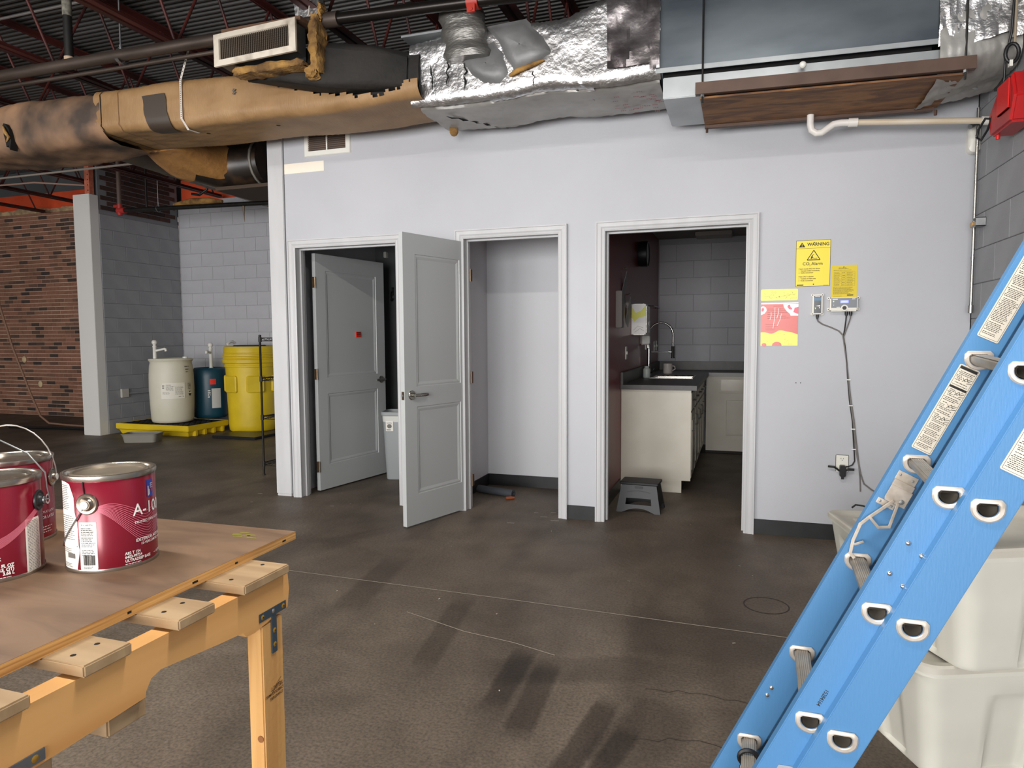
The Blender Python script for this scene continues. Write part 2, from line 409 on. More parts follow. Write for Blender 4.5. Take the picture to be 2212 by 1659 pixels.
# brick
def brick_mat(name, cols, rough=.85):
    mt = bpy.data.materials.new(name); mt.use_nodes = True; nt = mt.node_tree; N = nt.nodes; L = nt.links; b = N['Principled BSDF']
    oi = N.new('ShaderNodeObjectInfo'); g = N.new('ShaderNodeNewGeometry'); ad = N.new('ShaderNodeMath'); ad.operation = 'ADD'
    L.new(oi.outputs['Random'], ad.inputs[0]); L.new(g.outputs['Random Per Island'], ad.inputs[1])
    fr = N.new('ShaderNodeMath'); fr.operation = 'FRACT'; L.new(ad.outputs[0], fr.inputs[0])
    rp = N.new('ShaderNodeValToRGB'); els = rp.color_ramp.elements
    while len(els) < len(cols): els.new(.5)
    for e, (p, c) in zip(els, cols): e.position = p; e.color = c
    L.new(fr.outputs[0], rp.inputs[0])
    tc = N.new('ShaderNodeTexCoord'); nz = N.new('ShaderNodeTexNoise'); nz.inputs['Scale'].default_value = 25; L.new(g.outputs['Position'], nz.inputs['Vector'])
    mx = N.new('ShaderNodeMix'); mx.data_type = 'RGBA'; mx.blend_type = 'MULTIPLY'; mx.inputs[0].default_value = .45
    L.new(rp.outputs[0], mx.inputs[6]); L.new(nz.outputs['Fac'], mx.inputs[7]); L.new(mx.outputs[2], b.inputs['Base Color'])
    b.inputs['Roughness'].default_value = rough
    bp = N.new('ShaderNodeBump'); bp.inputs['Strength'].default_value = .5; bp.inputs['Distance'].default_value = .004
    L.new(nz.outputs['Fac'], bp.inputs['Height']); L.new(bp.outputs[0], b.inputs['Normal'])
    return mt
BRICK = brick_mat('brown_brick', [(0, srgb(150,104,82)), (.3, srgb(168,118,94)), (.62, srgb(158,112,90)), (.80, srgb(128,92,76)), (.9, srgb(92,72,64)), (1, srgb(70,58,54))])
BRICK.node_tree.nodes['Color Ramp'].color_ramp.interpolation = 'LINEAR'
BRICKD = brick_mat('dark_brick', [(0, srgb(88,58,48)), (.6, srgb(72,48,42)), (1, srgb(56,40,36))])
bw = struct('wall_brick', MB().box(-16.2,-9.42,3.96,4.16,0,3.56), M('mortar', srgb(214,186,164), .95, col2=srgb(190,160,138), vscale=3, bump=.4, bscale=90),
            'brown running bond brick wall beyond the pillar')
CH = .0677; BL = .2032
bm_ = MB().loft([[(q*(.0965-c), -d, e*(.0286-c)) for q, e in ((-1,-1),(1,-1),(1,1),(-1,1))] for c, d in ((0,-.004),(0,.006),(.003,.009))])
proto = bm_.build('brick', BRICK, bw); first = True; cnt = 0; st = MB(); rd = random.Random(5)
cand = []
for r in range(52):
    s = -14.4+(BL/2 if r % 2 else 0)
    while s < -9.5: cand.append((s, r)); s += BL
vis = [c for c in cand if -13.75 < c[0] < -11.05]
main = set(sorted(vis, key=lambda c: (abs(c[1]-24) // 1, -c[0]))[:298])
for s, r in cand:
    x, z = s+BL/2, (r+.5)*CH
    if (s, r) in main:
        o = proto if first else bpy.data.objects.new('brick', proto.data)
        if not first: COL.objects.link(o); o.parent = bw
        first = False; o.location = (x, 3.96+rd.uniform(-.002,.002), z)
    else:
        o_ = len(st.v); st.add([Vector((x, 3.96, z))+p for p in bm_.v], bm_.f)
tag(st.build('brick_courses', BRICK, bw), kind='stuff')
# dark brick over the stub wall
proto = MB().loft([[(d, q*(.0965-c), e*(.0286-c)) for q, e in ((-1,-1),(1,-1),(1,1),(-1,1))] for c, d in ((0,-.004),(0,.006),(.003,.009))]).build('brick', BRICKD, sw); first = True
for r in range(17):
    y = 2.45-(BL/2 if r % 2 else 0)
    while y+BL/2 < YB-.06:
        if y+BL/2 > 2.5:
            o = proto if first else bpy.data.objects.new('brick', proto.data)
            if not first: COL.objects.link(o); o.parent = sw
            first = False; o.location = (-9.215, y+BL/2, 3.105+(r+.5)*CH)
        y += BL
# rough mortar cap, orange fascia over the far wall
mc = MB(); rd = random.Random(2); n = 40; x0, x1 = -14.6, -9.45
top = [(x0+(x1-x0)*i/n, 3.55+rd.uniform(.0,.06)) for i in range(n+1)]
mc.prism([(x0,3.50)]+[(x1,3.50)]+top[::-1], lambda a, b, d: Vector((a, d, b)), 3.945, 4.0)
mc.build('mortar_cap', M('old_mortar', srgb(196,172,132), .95, col2=srgb(150,124,94), vscale=12, bump=.6, bscale=40), bw)
ORANGE = M('orange_board', srgb(236,92,48), .7, col2=srgb(222,80,42), vscale=3)
of = MB().box(-16.2,-9.42,4.0,4.03,3.52,3.84)
struct('wall_far_top', MB().box(-16.2,-1.8,4.035,4.10,3.3,4.24), DARKP, 'dark board closing the gap under the deck at the far wall')
struct('trim_5', of, ORANGE, 'orange fascia board above the brick wall', 'fascia')
struct('trim_6', MB().box(-9.2,-4.545,3.90,3.93,3.42,3.80), ORANGE, 'orange fascia board above the drum corner', 'fascia')
# pillar
pl = struct('trim_pillar', MB().box(-9.50,-9.205,2.28,2.419,0,3.29), M('pillar_paint', srgb(214,212,208), .5), 'pale grey boxed pillar beside the brick wall', 'pillar', bevel=.004)
sc_ = MB().box(-9.30,-9.215,2.30,2.31,3.29,3.75).box(-9.30,-9.29,2.31,2.37,3.29,3.75).box(-9.225,-9.215,2.31,2.37,3.29,3.75)
sc_.build('steel_stub', M('old_red_primer', srgb(196,112,86), .7, col2=srgb(170,92,70), vscale=30), pl)
hb = MB()
for k in range(6): hb.cyl((-9.24,2.2985,3.34+k*.07),(-9.24,2.301,3.34+k*.07),.009,8)
hb.build('bolt_hole', HOLE, pl)
# room behind the photographer: left wall and shop front with three windows
struct('wall_left', MB().box(-16.4,-16.2,-10.4,4.2,0,4.24), PAINT, 'plain painted wall at the far left of the hall')
rear = MB().box(-16.2,.7,-9.2,-9.0,0,.3).box(-16.2,.7,-9.2,-9.0,2.8,4.24)
for a, b in ((-16.2,-10.7),(-7.3,-6.8),(-3.4,-3.0),(.4,.7)): rear.box(a,b,-9.2,-9.0,.3,2.8)
struct('wall_rear', rear, PAINT, 'shop front wall with three wide windows')
gm = bpy.data.materials.new('window_glass'); gm.use_nodes = True; nt = gm.node_tree; nt.nodes.remove(nt.nodes['Principled BSDF'])
tr = nt.nodes.new('ShaderNodeBsdfTransparent'); gl = nt.nodes.new('ShaderNodeBsdfGlossy'); gl.inputs['Roughness'].default_value = .02
mx = nt.nodes.new('ShaderNodeMixShader'); mx.inputs[0].default_value = .08
nt.links.new(tr.outputs[0], mx.inputs[1]); nt.links.new(gl.outputs[0], mx.inputs[2]); nt.links.new(mx.outputs[0], nt.nodes['Material Output'].inputs[0])
for i, (a, b) in enumerate(((-10.7,-7.3),(-6.8,-3.4),(-3.0,.4))):
    wf = MB().box(a,a+.06,-9.15,-9.05,.3,2.8).box(b-.06,b,-9.15,-9.05,.3,2.8).box(a+.06,b-.06,-9.15,-9.05,.3,.36).box(a+.06,b-.06,-9.15,-9.05,2.74,2.8).box((a+b)/2-.03,(a+b)/2+.03,-9.15,-9.05,.36,2.74)
    wo = struct('window_%d' % (i+1), wf, BLACKM, 'dark framed shop front window number %s from the side wall' % ('three','two','one')[i], 'window')
    MB().box(a+.06,(a+b)/2-.03,-9.104,-9.096,.36,2.74).build('pane', gm, wo); MB().box((a+b)/2+.03,b-.06,-9.104,-9.096,.36,2.74).build('pane', gm, wo)

# ================================================================ DOORS
def door(name, w_, side, label, lev):
    """leaf in its own frame: hinge at x=0, leaf along +x, seen face at y=0, body towards y*side"""
    r = thing(name, label, 'door', kind='structure'); local(r)
    H = 2.032; th = .035*side; z0 = .012; s_ = .118
    P = [(s_, w_-s_, .225, .845), (s_, w_-s_, .985, 1.905)]
    lf = MB().box(0,s_,0,th,z0,z0+H).box(w_-s_,w_,0,th,z0,z0+H)
    for a, b in ((z0,.225),(.845,.985),(1.905,z0+H)): lf.box(s_,w_-s_,0,th,a,b)
    lf.build('leaf', DOORP, r)
    for a, b, c, d in P:
        mb = MB()
        for f, sg in ((0, side), (th, -side)):
            rings = []
            for ins, dp in ((0,0),(.004,.006),(.016,.004),(.030,.009),(.034,.0105)):
                rings.append([(a+ins, f+sg*dp, c+ins),(b-ins, f+sg*dp, c+ins),(b-ins, f+sg*dp, d-ins),(a+ins, f+sg*dp, d-ins)])
            mb.loft(rings, cap=False); n = len(mb.v); mb.add(rings[-1], [(0,1,2,3)])
        mb.build('panel', DOORP, r)
    for f, sg in ((0, -side), (th, side)):
        h = MB(); x, z = w_-.066, .93; y1 = f+sg*.01
        h.lathe([(.0,0),(.033,0),(.033,.006),(.029,.010),(.0,.010)] if sg > 0 else [(.0,0),(.033,0),(.033,-.006),(.029,-.010),(.0,-.010)], (x,f,z), 24, 'y')
        hd = h.build('handle_rose', STEEL, r, smooth=.6)
        lv = MB().cyl((x,f+sg*.008,z),(x,f+sg*.05,z),.0105,12)
        lv.loft([[(x-q, f+sg*(.047+e*c_), z+s2*k) for c_, s2 in [(math.cos(t*PI/6), math.sin(t*PI/6)) for t in range(12)]] for q, e, k in ((-.012,.008,.011),(.02,.010,.0115),(.06,.010,.0125),(.10,.009,.0125),(.118,.007,.010))])
        lv.build('lever', STEEL, hd, smooth=.6)
    lp = MB().box(w_-.0005,w_+.0012,th*.15,th*.85,.90,.957).build('latch_plate', M('latch_brass', srgb(120,104,84), .35, .9), r)
    MB().box(w_+.001,w_+.009,th*.3,th*.7,.918,.94).build('latch_bolt', CHROME, lp, bevel=.003)
    for z in (.22, 1.02, 1.80):
        hg = MB().box(-.0015,.0005,th*.08,th*.95,z-.045,z+.045).cyl((-.006,th*.04-side*.004,z-.047),(-.006,th*.04-side*.004,z+.047),.0065,10)
        hg.box(-.035,-.004,th*.02,th*.08,z-.045,z+.045)
        hg.build('hinge', M('hinge_brass', srgb(150,132,112), .35, .85), r, bevel=.001)
    return r
d1 = door('door_1', .904, 1, 'grey two panel door swung inwards with a red sticker', 1)
d1.location = (-4.262, .205, 0); d1.rotation_euler = (0,0,math.radians(80.1))
d2 = door('door_2', .709, -1, 'grey two panel closet door swung out into the hall', -1)
d2.location = (-2.803, .075, 0); d2.rotation_euler = (0,0,math.radians(-107.6))
st = MB().box(.50,.56,-.0012,.012,1.335,1.385); so = st.build('sticker', M('red_sticker', srgb(226,52,38), .5), d1)
p = Print(frame((.50,-.0014,1.335), (1,0,0), (0,0,1), .0008)); p.rect(.004,.022,.052,.024)
p.rect(.008,.010,.012,.005).rect(.024,.010,.014,.005).rect(.042,.010,.012,.005)
p.build('print', INK, so)
p = Print(frame((.50,-.0014,1.335), (1,0,0), (0,0,1), .0014))
for x in (.009,.021,.033,.045): p.rect(x,.028,.007,.012)
p.build('print', MATS['red_sticker'], so)
# ================================================================ ROOF STEEL
REDST = M('red_primer_steel', srgb(92,40,34), .6, .1, col2=srgb(50,27,24), vscale=3, stretch=(3,.6,3))
JB, JT = 3.46, 4.22                       # chord levels
def joist():
    r = thing('bar_joist', 'x', 'roof joist', group='open web roof joists'); local(r)
    for nm, z0, z1 in (('top_chord', JT-.045, JT), ('bottom_chord', JB, JB+.045)):
        mb = MB()
        for s in (-1, 1):
            zz = z1-.006 if nm == 'top_chord' else z0
            mb.box(s*.008, s*.056, -7.0, 0, zz, zz+.006); mb.box(s*.008, s*.014, -7.0, 0, z0, z1)
        mb.build(nm, REDST, r)
    y = -.15; k = 0; a = MB().cyl((0,0,JB+.02),(0,-.36,JT-.02),.011,8).build('web_rod', REDST, r); b = MB().cyl((0,0,JT-.02),(0,-.36,JB+.02),.011,8).build('web_rod', REDST, r)
    a.location = (0,y,0); b.location = (0,y-.36,0); y -= .72
    while y > -6.6:
        for o in (a, b):
            c = o.copy(); COL.objects.link(c); c.parent = r; c.location = (0, y-(0 if o is a else .36), 0)
        y -= .72
    return r
jo = joist()
where = {-1.05:'over the sheet metal air handler', -2.3:'over the foil wrapped duct', -3.52:'over the dusty ceiling register', -4.80:'over the kraft duct with the perforated strap', -6.0:'over the dirty grey duct elbow',
         -7.2:'over the grey round pipe', -8.35:'next to the grey round pipe', -9.36:'ending on the boxed pillar', -10.75:'over the brick wall nearest the pillar', -12.0:'over the brick wall second from the pillar', -13.25:'over the brick wall third from the pillar'}
for i, (x, t) in enumerate(where.items()):
    ye = 2.42 if x == -9.36 else 3.80
    o = jo if i == 0 else copy_tree(jo)
    o.location = (x, ye, 0); o['label'] = 'dark red steel bar joist ' + t
# bridging angles and conduits running across the joists
for (yy, z, r_, mt, lb, nm) in [(-.35, JT-.09, .012, M('bright_conduit', srgb(205,200,196), .3, .8), 'thin bright conduit clipped under the top chords', 'conduit'),
                     (-1.05, JT-.07, .012, MATS.get('bright_conduit'), 'thin conduit strapped high under the deck', 'conduit'),
                     (1.75, JB-.014, .014, M('pale_conduit', srgb(190,178,166), .4, .5), 'pale conduit slung below the joists near the pillar', 'conduit')]:
    tag(MB().cyl((-15,yy,z),(-2.2 if yy < 1 else -4.7,yy,z),r_,8).build(nm, mt or MATS['bright_conduit'], smooth=.8), lb, 'conduit')
tag(MB().tube([(-15,2.05,JB-.03),(-11,2.0,JB-.02),(-9.9,2.05,JB-.02),(-9.3,2.5,JB-.02)], .012, 8).build('cable', M('sagging_cable', srgb(150,118,104), .6), smooth=.8), 'sagging reddish cable slung under joists near the pillar', 'cable')
# gas pipe with hanger
PIPE = M('black_iron_pipe', srgb(92,80,72), .5, .5, col2=srgb(66,56,50), vscale=5, stretch=(.4,3,3), rvar=.1)
gp = thing('iron_pipe', 'long horizontal black iron pipe hung below the joists', 'pipe', (-5,-.9,3.35))
MB().cyl((-9.5,-.9,3.38),(-3.32,-.9,3.348),.040,20).build('pipe', PIPE, gp, smooth=.8)
MB().cyl((-3.32,-.9,3.348),(-.9,-.9,3.25),.036,20).build('pipe', M('black_pipe_shiny', srgb(44,40,38), .28, .7), gp, smooth=.8)
MB().cyl((-3.38,-.9,3.349),(-3.28,-.9,3.347),.047,20).build('coupling', PIPE, gp, smooth=.8)
mb = MB().cyl((-2.40,-.9,3.311),(-2.33,-.9,3.308),.047,20).box(-2.39,-2.34,-.95,-.935,3.23,3.275).cyl((-2.365,-.955,3.245),(-2.365,-.92,3.245),.012,10)
mb.build('red_coupling', M('red_enamel', srgb(170,48,34), .45), gp, smooth=.7)
MB().cyl((-9.5,-.84,3.315),(-4.0,-.84,3.30),.014,12).build('side_pipe', PIPE, gp, smooth=.8)
mb = MB(); hx = -5.08
pts = [(hx,-.9+.054*math.sin(a), 3.355+.054*math.cos(a)) for a in [PI*1.35*i/12-.2 for i in range(13)]]
for a, b in zip(pts[:-1], pts[1:]):
    a, b = Vector(a), Vector(b); mb.obox((a+b)/2, (1,0,0), (b-a).normalized(), Vector((1,0,0)).cross((b-a).normalized()), .014, (b-a).length/2+.001, .002)
mb.cyl((hx,-.9,3.40),(hx,-.9,4.25),.006,8); mb.cyl((hx,-.9,3.40),(hx,-.9,3.43),.011,8)
tag(mb.build('hanger', ZINC, gp), None)
vp = thing('vertical_pipe', 'short black drop pipe with grey band meeting the iron pipe', 'pipe', (-5.77,-.74,3.40))
MB().cyl((-5.77,-.74,3.40),(-5.77,-.74,4.2),.032,14).build('pipe', M('dark_pipe', srgb(48,46,45), .5, .4), vp, smooth=.8)
MB().cyl((-5.77,-.74,3.47),(-5.77,-.74,3.495),.036,14).build('band', M('tan_band', srgb(190,166,140), .6), vp, smooth=.8)
MB().cyl((-5.77,-.74,3.80),(-5.77,-.74,4.02),.034,14).build('worn_sleeve', M('worn_grey', srgb(150,146,132), .7, col2=srgb(100,96,88), vscale=30), vp, smooth=.8)

# ================================================================ DUCTS
rd = random.Random(21)
def duct_grid(x0, x1, nx, sec, na, wob, seed, drop=None):
    """wrapped rectangular duct along x; sec(t)->(yc,zc,w,h,r); faces for which drop(x,y,z) is true are torn away"""
    r = random.Random(seed); V = []; mb = MB(); ph = [r.uniform(0,6.3) for _ in range(8)]
    for i in range(nx+1):
        t = i/nx; x = x0+(x1-x0)*t; yc, zc, w_, h_, rad = sec(t); ring = []
        base_ = rrect(w_, h_, rad, 5); peri = []
        # resample ring evenly
        L = [0]; n = len(base_)
        for k in range(n): a, b = base_[k], base_[(k+1) % n]; L.append(L[-1]+math.hypot(b[0]-a[0], b[1]-a[1]))
        for k in range(na):
            d = L[-1]*k/na; q = max(q_ for q_ in range(n) if L[q_] <= d+1e-9); a, b = base_[q], base_[(q+1) % n]; f = (d-L[q])/max(L[q+1]-L[q],1e-9)
            px, pz = a[0]+(b[0]-a[0])*f, a[1]+(b[1]-a[1])*f
            nn = math.hypot(px/w_, pz/h_) or 1
            e = wob*(math.sin(3.1*x*4+ph[0]+k*.5)+.7*math.sin(9*x+ph[1]-k*.9)+.5*math.sin(23*x+ph[2]+k*1.7))*.5+r.uniform(-1,1)*wob*.55
            ring.append(Vector((x, yc+px*(1+e/w_*2), zc+pz*(1+e/h_*2))))
        V.append(ring)
    vs = [p for g in V for p in g]; fs = []
    for i in range(nx):
        for k in range(na):
            q = (i*na+k, i*na+(k+1) % na, (i+1)*na+(k+1) % na, (i+1)*na+k)
            c = sum((vs[j] for j in q), Vector())/4
            if drop and drop(c): continue
            fs.append(q)
    mb.add(vs, fs); return mb
KRAFT = M('kraft_wrap', srgb(160,126,86), .55, col2=srgb(140,107,69), vscale=3.5, bump=.35, bscale=45, bstretch=(3,.3,.3))
KRAFTD = M('sooty_kraft', srgb(158,122,92), .7, col2=srgb(66,54,46), vscale=2.0, lo=.40, hi=.68, bump=.2, bscale=25)
LINER = M('black_duct_liner', srgb(26,24,22), .8, col2=srgb(40,36,32), vscale=6, bump=.4, bscale=30)
FOIL = M('wrinkled_foil', srgb(226,226,228), .33, .95, col2=srgb(200,198,197), vscale=4, bump=.6, bscale=34, rvar=.08)
FOILB = M('foil_facing_grey', srgb(172,170,166), .42, .35, col2=srgb(150,147,142), vscale=3, bump=.35, bscale=12)
WOOL = M('yellow_glass_wool', srgb(178,136,72), .95, col2=srgb(104,76,44), vscale=9, bump=1., bscale=40)
GALV = M('galvanised_sheet', srgb(122,130,136), .34, .75, col2=srgb(84,92,100), vscale=2.2, stretch=(.6,1,1.6), rvar=.08)
GALVL = M('galvanised_light', srgb(176,180,182), .38, .6, col2=srgb(158,162,164), vscale=4)

kd = thing('kraft_duct', 'tan kraft wrapped rectangular duct with torn black liner', 'duct', (-4.2,-.47,2.88))
def ksec(t):
    x = -5.52+(-2.80+5.52)*t
    return (-.475+.01*math.sin(x*3), 3.055-.018*math.sin((x+5.5)*1.1)-.012*(x+5.5), .575+.02*math.sin(x*2), .33+.015*math.sin(x*5), .07)
def tear(c):
    lim = 3.19 if c.x < -4.3 else 3.20+(c.x+4.3)*-.30 if c.x < -3.5 else 2.96+(c.x+3.5)*-.14 if c.x < -3.05 else 2.897+(c.x+3.05)*.3
    lim += .012*math.sin(c.x*41)+.008*math.sin(c.x*93)
    return c.x > -4.28 and c.z > lim and c.y < -.25
duct_grid(-5.52,-2.80,220,ksec,96,.0022,4,tear).build('kraft_wrap', KRAFT, kd, smooth=.9)
def lsec(t):
    a = ksec(.45+.55*t); return (a[0]+.02, a[1]+.005, a[2]-.085, a[3]-.05, .03)
duct_grid(-4.30,-2.82,40,lsec,32,.006,9).build('liner', LINER, kd, smooth=.9)
# sagging black flap of liner and the neck up to the register
mb = MB(); secs = []
for i, (x, y, z, w_, h_) in enumerate([(-4.00,-.86,3.10,.10,.10),(-3.75,-.84,3.09,.20,.15),(-3.42,-.80,3.09,.22,.28),(-3.1,-.72,3.07,.20,.26),(-2.90,-.64,3.05,.16,.24)]):
    secs.append([(x+rd.uniform(-.01,.01), y+p[0]+rd.uniform(-.008,.008), z+p[1]+rd.uniform(-.008,.008)) for p in rrect(w_, h_, .05, 4)])
mb.loft(secs); mb.build('liner_flap', LINER, kd, smooth=.9)
# seams, dark patch, strap and holes on the wrap
def ring_seam(x, wd, mat, nm='seam', grow=.004, y_min=-9):
    yc, zc, w_, h_, rad = ksec((x+5.52)/2.72); mb = MB(); pts = rrect(w_+grow*2, h_+grow*2, rad, 5); n = len(pts)
    for k in range(n):
        a, b = pts[k], pts[(k+1) % n]; ja, jb = .006*math.sin(k*2.3), .006*math.sin((k+1)*2.3)
        mb.add([(x+ja,yc+a[0],zc+a[1]),(x+ja+wd,yc+a[0],zc+a[1]),(x+jb+wd,yc+b[0],zc+b[1]),(x+jb,yc+b[0],zc+b[1])], [(0,1,2,3)])
    return mb.build(nm, mat, kd)
ring_seam(-5.45,.008,HOLE); ring_seam(-5.27,.004,M('kraft_seam', srgb(96,66,36), .8))
# dark exposed patch hugging the lower front corner
def wrap_patch(x0, x1, s0, s1, mat, nm, grow=.006, skew=0.):
    mb = MB(); nx, ns = 6, 10
    for j in range(ns+1):
        for i in range(nx+1):
            s = s0+(s1-s0)*j/ns; x = x0+(x1-x0)*i/nx+skew*j/ns+.006*math.sin(j*1.3+i)
            yc, zc, w_, h_, rad = ksec((x+5.52)/2.72); zf = zc+h_/2-s
            if s < h_-.06: y, z = yc-w_/2-grow, zf
            else:
                a = min((s-(h_-.06))/.09, 1)*PI/2; y = yc-w_/2+.06-(.06+grow)*math.cos(a)+max(0, s-(h_+.03)); z = zc-h_/2+.06-(.06+grow)*math.sin(a)
            mb.v.append(Vector((x,y,z)))
    for j in range(ns):
        for i in range(nx): q = j*(nx+1)+i; mb.f.append([q,q+1,q+nx+2,q+nx+1])
    return mb.build(nm, mat, kd, smooth=.9)
wrap_patch(-5.03,-4.82,.10,.42,M('dark_tape', srgb(62,52,44), .5),'tape_patch',.008,.05)
wrap_patch(-4.232,-4.212,.11,.15,M('grey_tag', srgb(96,88,76), .6),'tag_patch',.009)
mb = MB()
for x, y in [(-4.60,-.60),(-4.0,-.58)]: mb.lathe([(0,0),(.016,0)], (x,y,ksec((x+5.52)/2.72)[1]-ksec((x+5.52)/2.72)[3]/2-.012), 10)
mb.build('pin_hole', HOLE, kd)
stp = MB(); sx = -4.67; yc, zc, w_, h_, rad = ksec((sx+5.52)/2.72)
pts = [(sx+.03,-.72,3.42),(sx,yc-w_/2-.01,zc+h_/2-.03),(sx,yc-w_/2-.012,zc-h_/2+.05),(sx,yc-w_/2+.05,zc-h_/2-.012),(sx+.01,yc-w_/2+.14,zc-h_/2-.012)]
for a, b in zip(pts[:-1], pts[1:]):
    a, b = Vector(a), Vector(b); t = (b-a).normalized(); stp.obox((a+b)/2, (1,0,0), t, Vector((1,0,0)).cross(t), .009, (b-a).length/2+.002, .001)
so = stp.build('strap', M('white_strap', srgb(214,206,196), .5), kd)
hb = MB()
for k in range(20):
    t = k/20; a, b = Vector(pts[1]), Vector(pts[2]); p_ = a+(b-a)*t; hb.lathe([(0,0),(.0035,0)], (p_.x, p_.y-.0025, p_.z), 6, 'y')
for k in range(9):
    a, b = Vector(pts[0]), Vector(pts[1]); p_ = a+(b-a)*(k+.5)/9; hb.lathe([(0,0),(.0035,0)], (p_.x, p_.y-.0025, p_.z), 6, 'y')
hb.build('strap_hole', HOLE, so)
# sooty elbow leading off to the left
def esec(t):
    return (-.475+.10*t*t, 3.03+.05*t-.02*math.sin(3*t), .58+.06*math.sin(PI*t), .36+.05*math.sin(PI*t), .12)
eb = thing('sooty_duct', 'soot stained cloth wrapped duct elbow joining the kraft duct', 'duct', (-6.3,-.45,2.9))
duct_grid(-5.46,-7.4,60,esec,48,.006,12).build('wrap', KRAFTD, eb, smooth=.9)
mb = MB(); rr2 = random.Random(8); ring = []
for k in range(14): a = 2*PI*k/14; ring.append((.05*math.cos(a)*rr2.uniform(.6,1.2)-.02*math.sin(a), .11*math.sin(a)*rr2.uniform(.7,1.1)))
mb.prism(ring, lambda a, b, d: Vector((-6.40+a, d, 2.955+b)), -.80, -.74); mb.build('torn_hole', HOLE, eb)
mb = MB().tube([(-6.42,-.81,3.02),(-6.39,-.82,2.97),(-6.36,-.815,2.93),(-6.40,-.805,2.90)], [.006,.014,.012,.004], 7); mb.build('torn_wool', WOOL, eb, smooth=.9)
# branch under/behind the kraft duct turning into a black elbow
br = thing('branch_duct', 'crumpled kraft branch duct turning into a black elbow', 'duct', (-5.4,.3,2.85))
mb = MB(); secs = []
for i, (x,y,z,w_,h_) in enumerate([(-5.42,-.22,2.99,.50,.20),(-5.48,.0,2.96,.54,.24),(-5.50,.18,2.93,.56,.30),(-5.44,.30,2.92,.54,.32)]):
    secs.append([(x+p[0]+rd.uniform(-.012,.012), y+rd.uniform(-.015,.015), z+p[1]+rd.uniform(-.012,.012)) for p in rrect(w_,h_,.11,5)])
mb.loft(secs); mb.build('kraft_wrap', M('crumpled_kraft', srgb(176,128,74), .45, col2=srgb(150,106,58), vscale=6, bump=.9, bscale=14), br, smooth=.9)
MB().tube([(-5.52,.25,2.91),(-5.40,.38,2.90),(-5.25,.46,2.90),(-5.10,.49,2.91),(-4.93,.50,2.92)], [.17,.20,.21,.205,.20], 22).build('elbow', M('black_mastic', srgb(34,28,24), .35, col2=srgb(70,52,36), vscale=7, lo=.5, hi=.75), br, smooth=.9)
mb = MB()
for a in (.45,.75): 
    pass
MB().tube([(-4.97,.50+.208*math.cos(2*PI*k/20),2.92+.208*math.sin(2*PI*k/20)) for k in range(20)], .012, 6, closed=True).build('collar_ring', M('grey_mastic', srgb(120,116,108), .5), br, smooth=.9)
MB().box(-5.35,-4.75,.30,.80,2.66,2.69).build('kraft_edge', M('brown_edge', srgb(62,48,36), .8), br)
# grey round pipe running back to the far wall
rp = thing('round_pipe', 'long grey brown round duct pipe running to the far wall', 'pipe', (-7.2,1.6,3.16))
A, B = Vector((-6.96,.45,3.30)), Vector((-7.24,3.78,3.30))
MB().cyl(A, B, .115, 28).build('pipe', M('grey_brown_pipe', srgb(118,104,84), .5, col2=srgb(92,80,64), vscale=2.5), rp, smooth=.9)
for t in (.30,.62,.86):
    p0 = A+(B-A)*t; MB().cyl(p0, p0+(B-A).normalized()*.025, .121, 28).build('pipe_band', M('pipe_band_m', srgb(78,68,56), .5), rp, smooth=.9)
# foil duct
fd = thing('foil_duct', 'silver foil wrapped duct with grey sagging patches', 'duct', (-2.1,-.42,2.8))
def fsec(t):
    x = -2.90+1.60*t; up = max(0, (x+1.85))*.25
    return (-.405-.02*math.sin(t*3), 3.03+up*.5, .56+.03*math.sin(t*2.5), .43+up+.02*math.sin(x*7), .05)
duct_grid(-2.90,-1.30,90,fsec,60,.006,31,lambda c: c.z < 2.835 and c.y > -.66).build('foil_wrap', FOIL, fd, smooth=.9)
duct_grid(-2.86,-1.31,60,lambda t: (fsec(t)[0]+.03, fsec(t)[1]-fsec(t)[3]/2+.028, fsec(t)[2]-.07, .075, .03),36,.005,14).build('bottom_facing', FOILB, fd, smooth=.9)
def sheet(pts, depth, mat, nm, bulge=.03, seed=1):
    """sagging grey facing: outline (x,z) on the front of the duct, bulging forwards"""
    r = random.Random(seed); n = len(pts); cx = sum(p[0] for p in pts)/n; cz = sum(p[1] for p in pts)/n; rings = []
    for f, b in ((1.0,.0),(.98,.022),(.75,.8),(.4,1.),(.02,1.05)):
        rings.append([(cx+(p[0]-cx)*f, depth-bulge*b+r.uniform(-.004,.004), cz+(p[1]-cz)*f) for p in pts])
    mb = MB(); mb.loft(rings, cap=False); return mb.build(nm, mat, fd, smooth=.9)
GREYS = M('grey_facing', srgb(126,126,126), .45, .25, col2=srgb(104,104,104), vscale=5, bump=.4, bscale=9)
sheet([(-2.55,3.08),(-2.42,3.12),(-2.30,3.16),(-2.24,3.07),(-2.20,2.94),(-2.27,2.885),(-2.38,2.90),(-2.47,2.97)], -.705, GREYS, 'grey_sheet', .035, 2)
sheet([(-2.36,3.24),(-2.10,3.25),(-1.98,3.12),(-1.93,3.03),(-2.00,2.98),(-2.16,2.93),(-2.22,3.02),(-2.28,3.14)], -.715, GREYS, 'grey_sheet', .045, 5)
MB().tube([(-2.20,-.735,2.92),(-2.15,-.74,2.94),(-2.05,-.74,2.965),(-1.98,-.735,2.985)], [.010,.016,.014,.008], 8).build('wool_edge', WOOL, fd, smooth=.9)
mb = MB(); secs = []
for k in range(15):
    t = k/14; r_ = .145+.012*math.sin(k*2.1)+.006*math.sin(k*5); secs.append([(-2.52+.05*t*t+r_*math.cos(2*PI*i/20)+rd.uniform(-.006,.006), -.78+.05*math.sin(t*2)+r_*.55*math.sin(2*PI*i/20)+rd.uniform(-.006,.006), 3.55-.50*t) for i in range(20)])
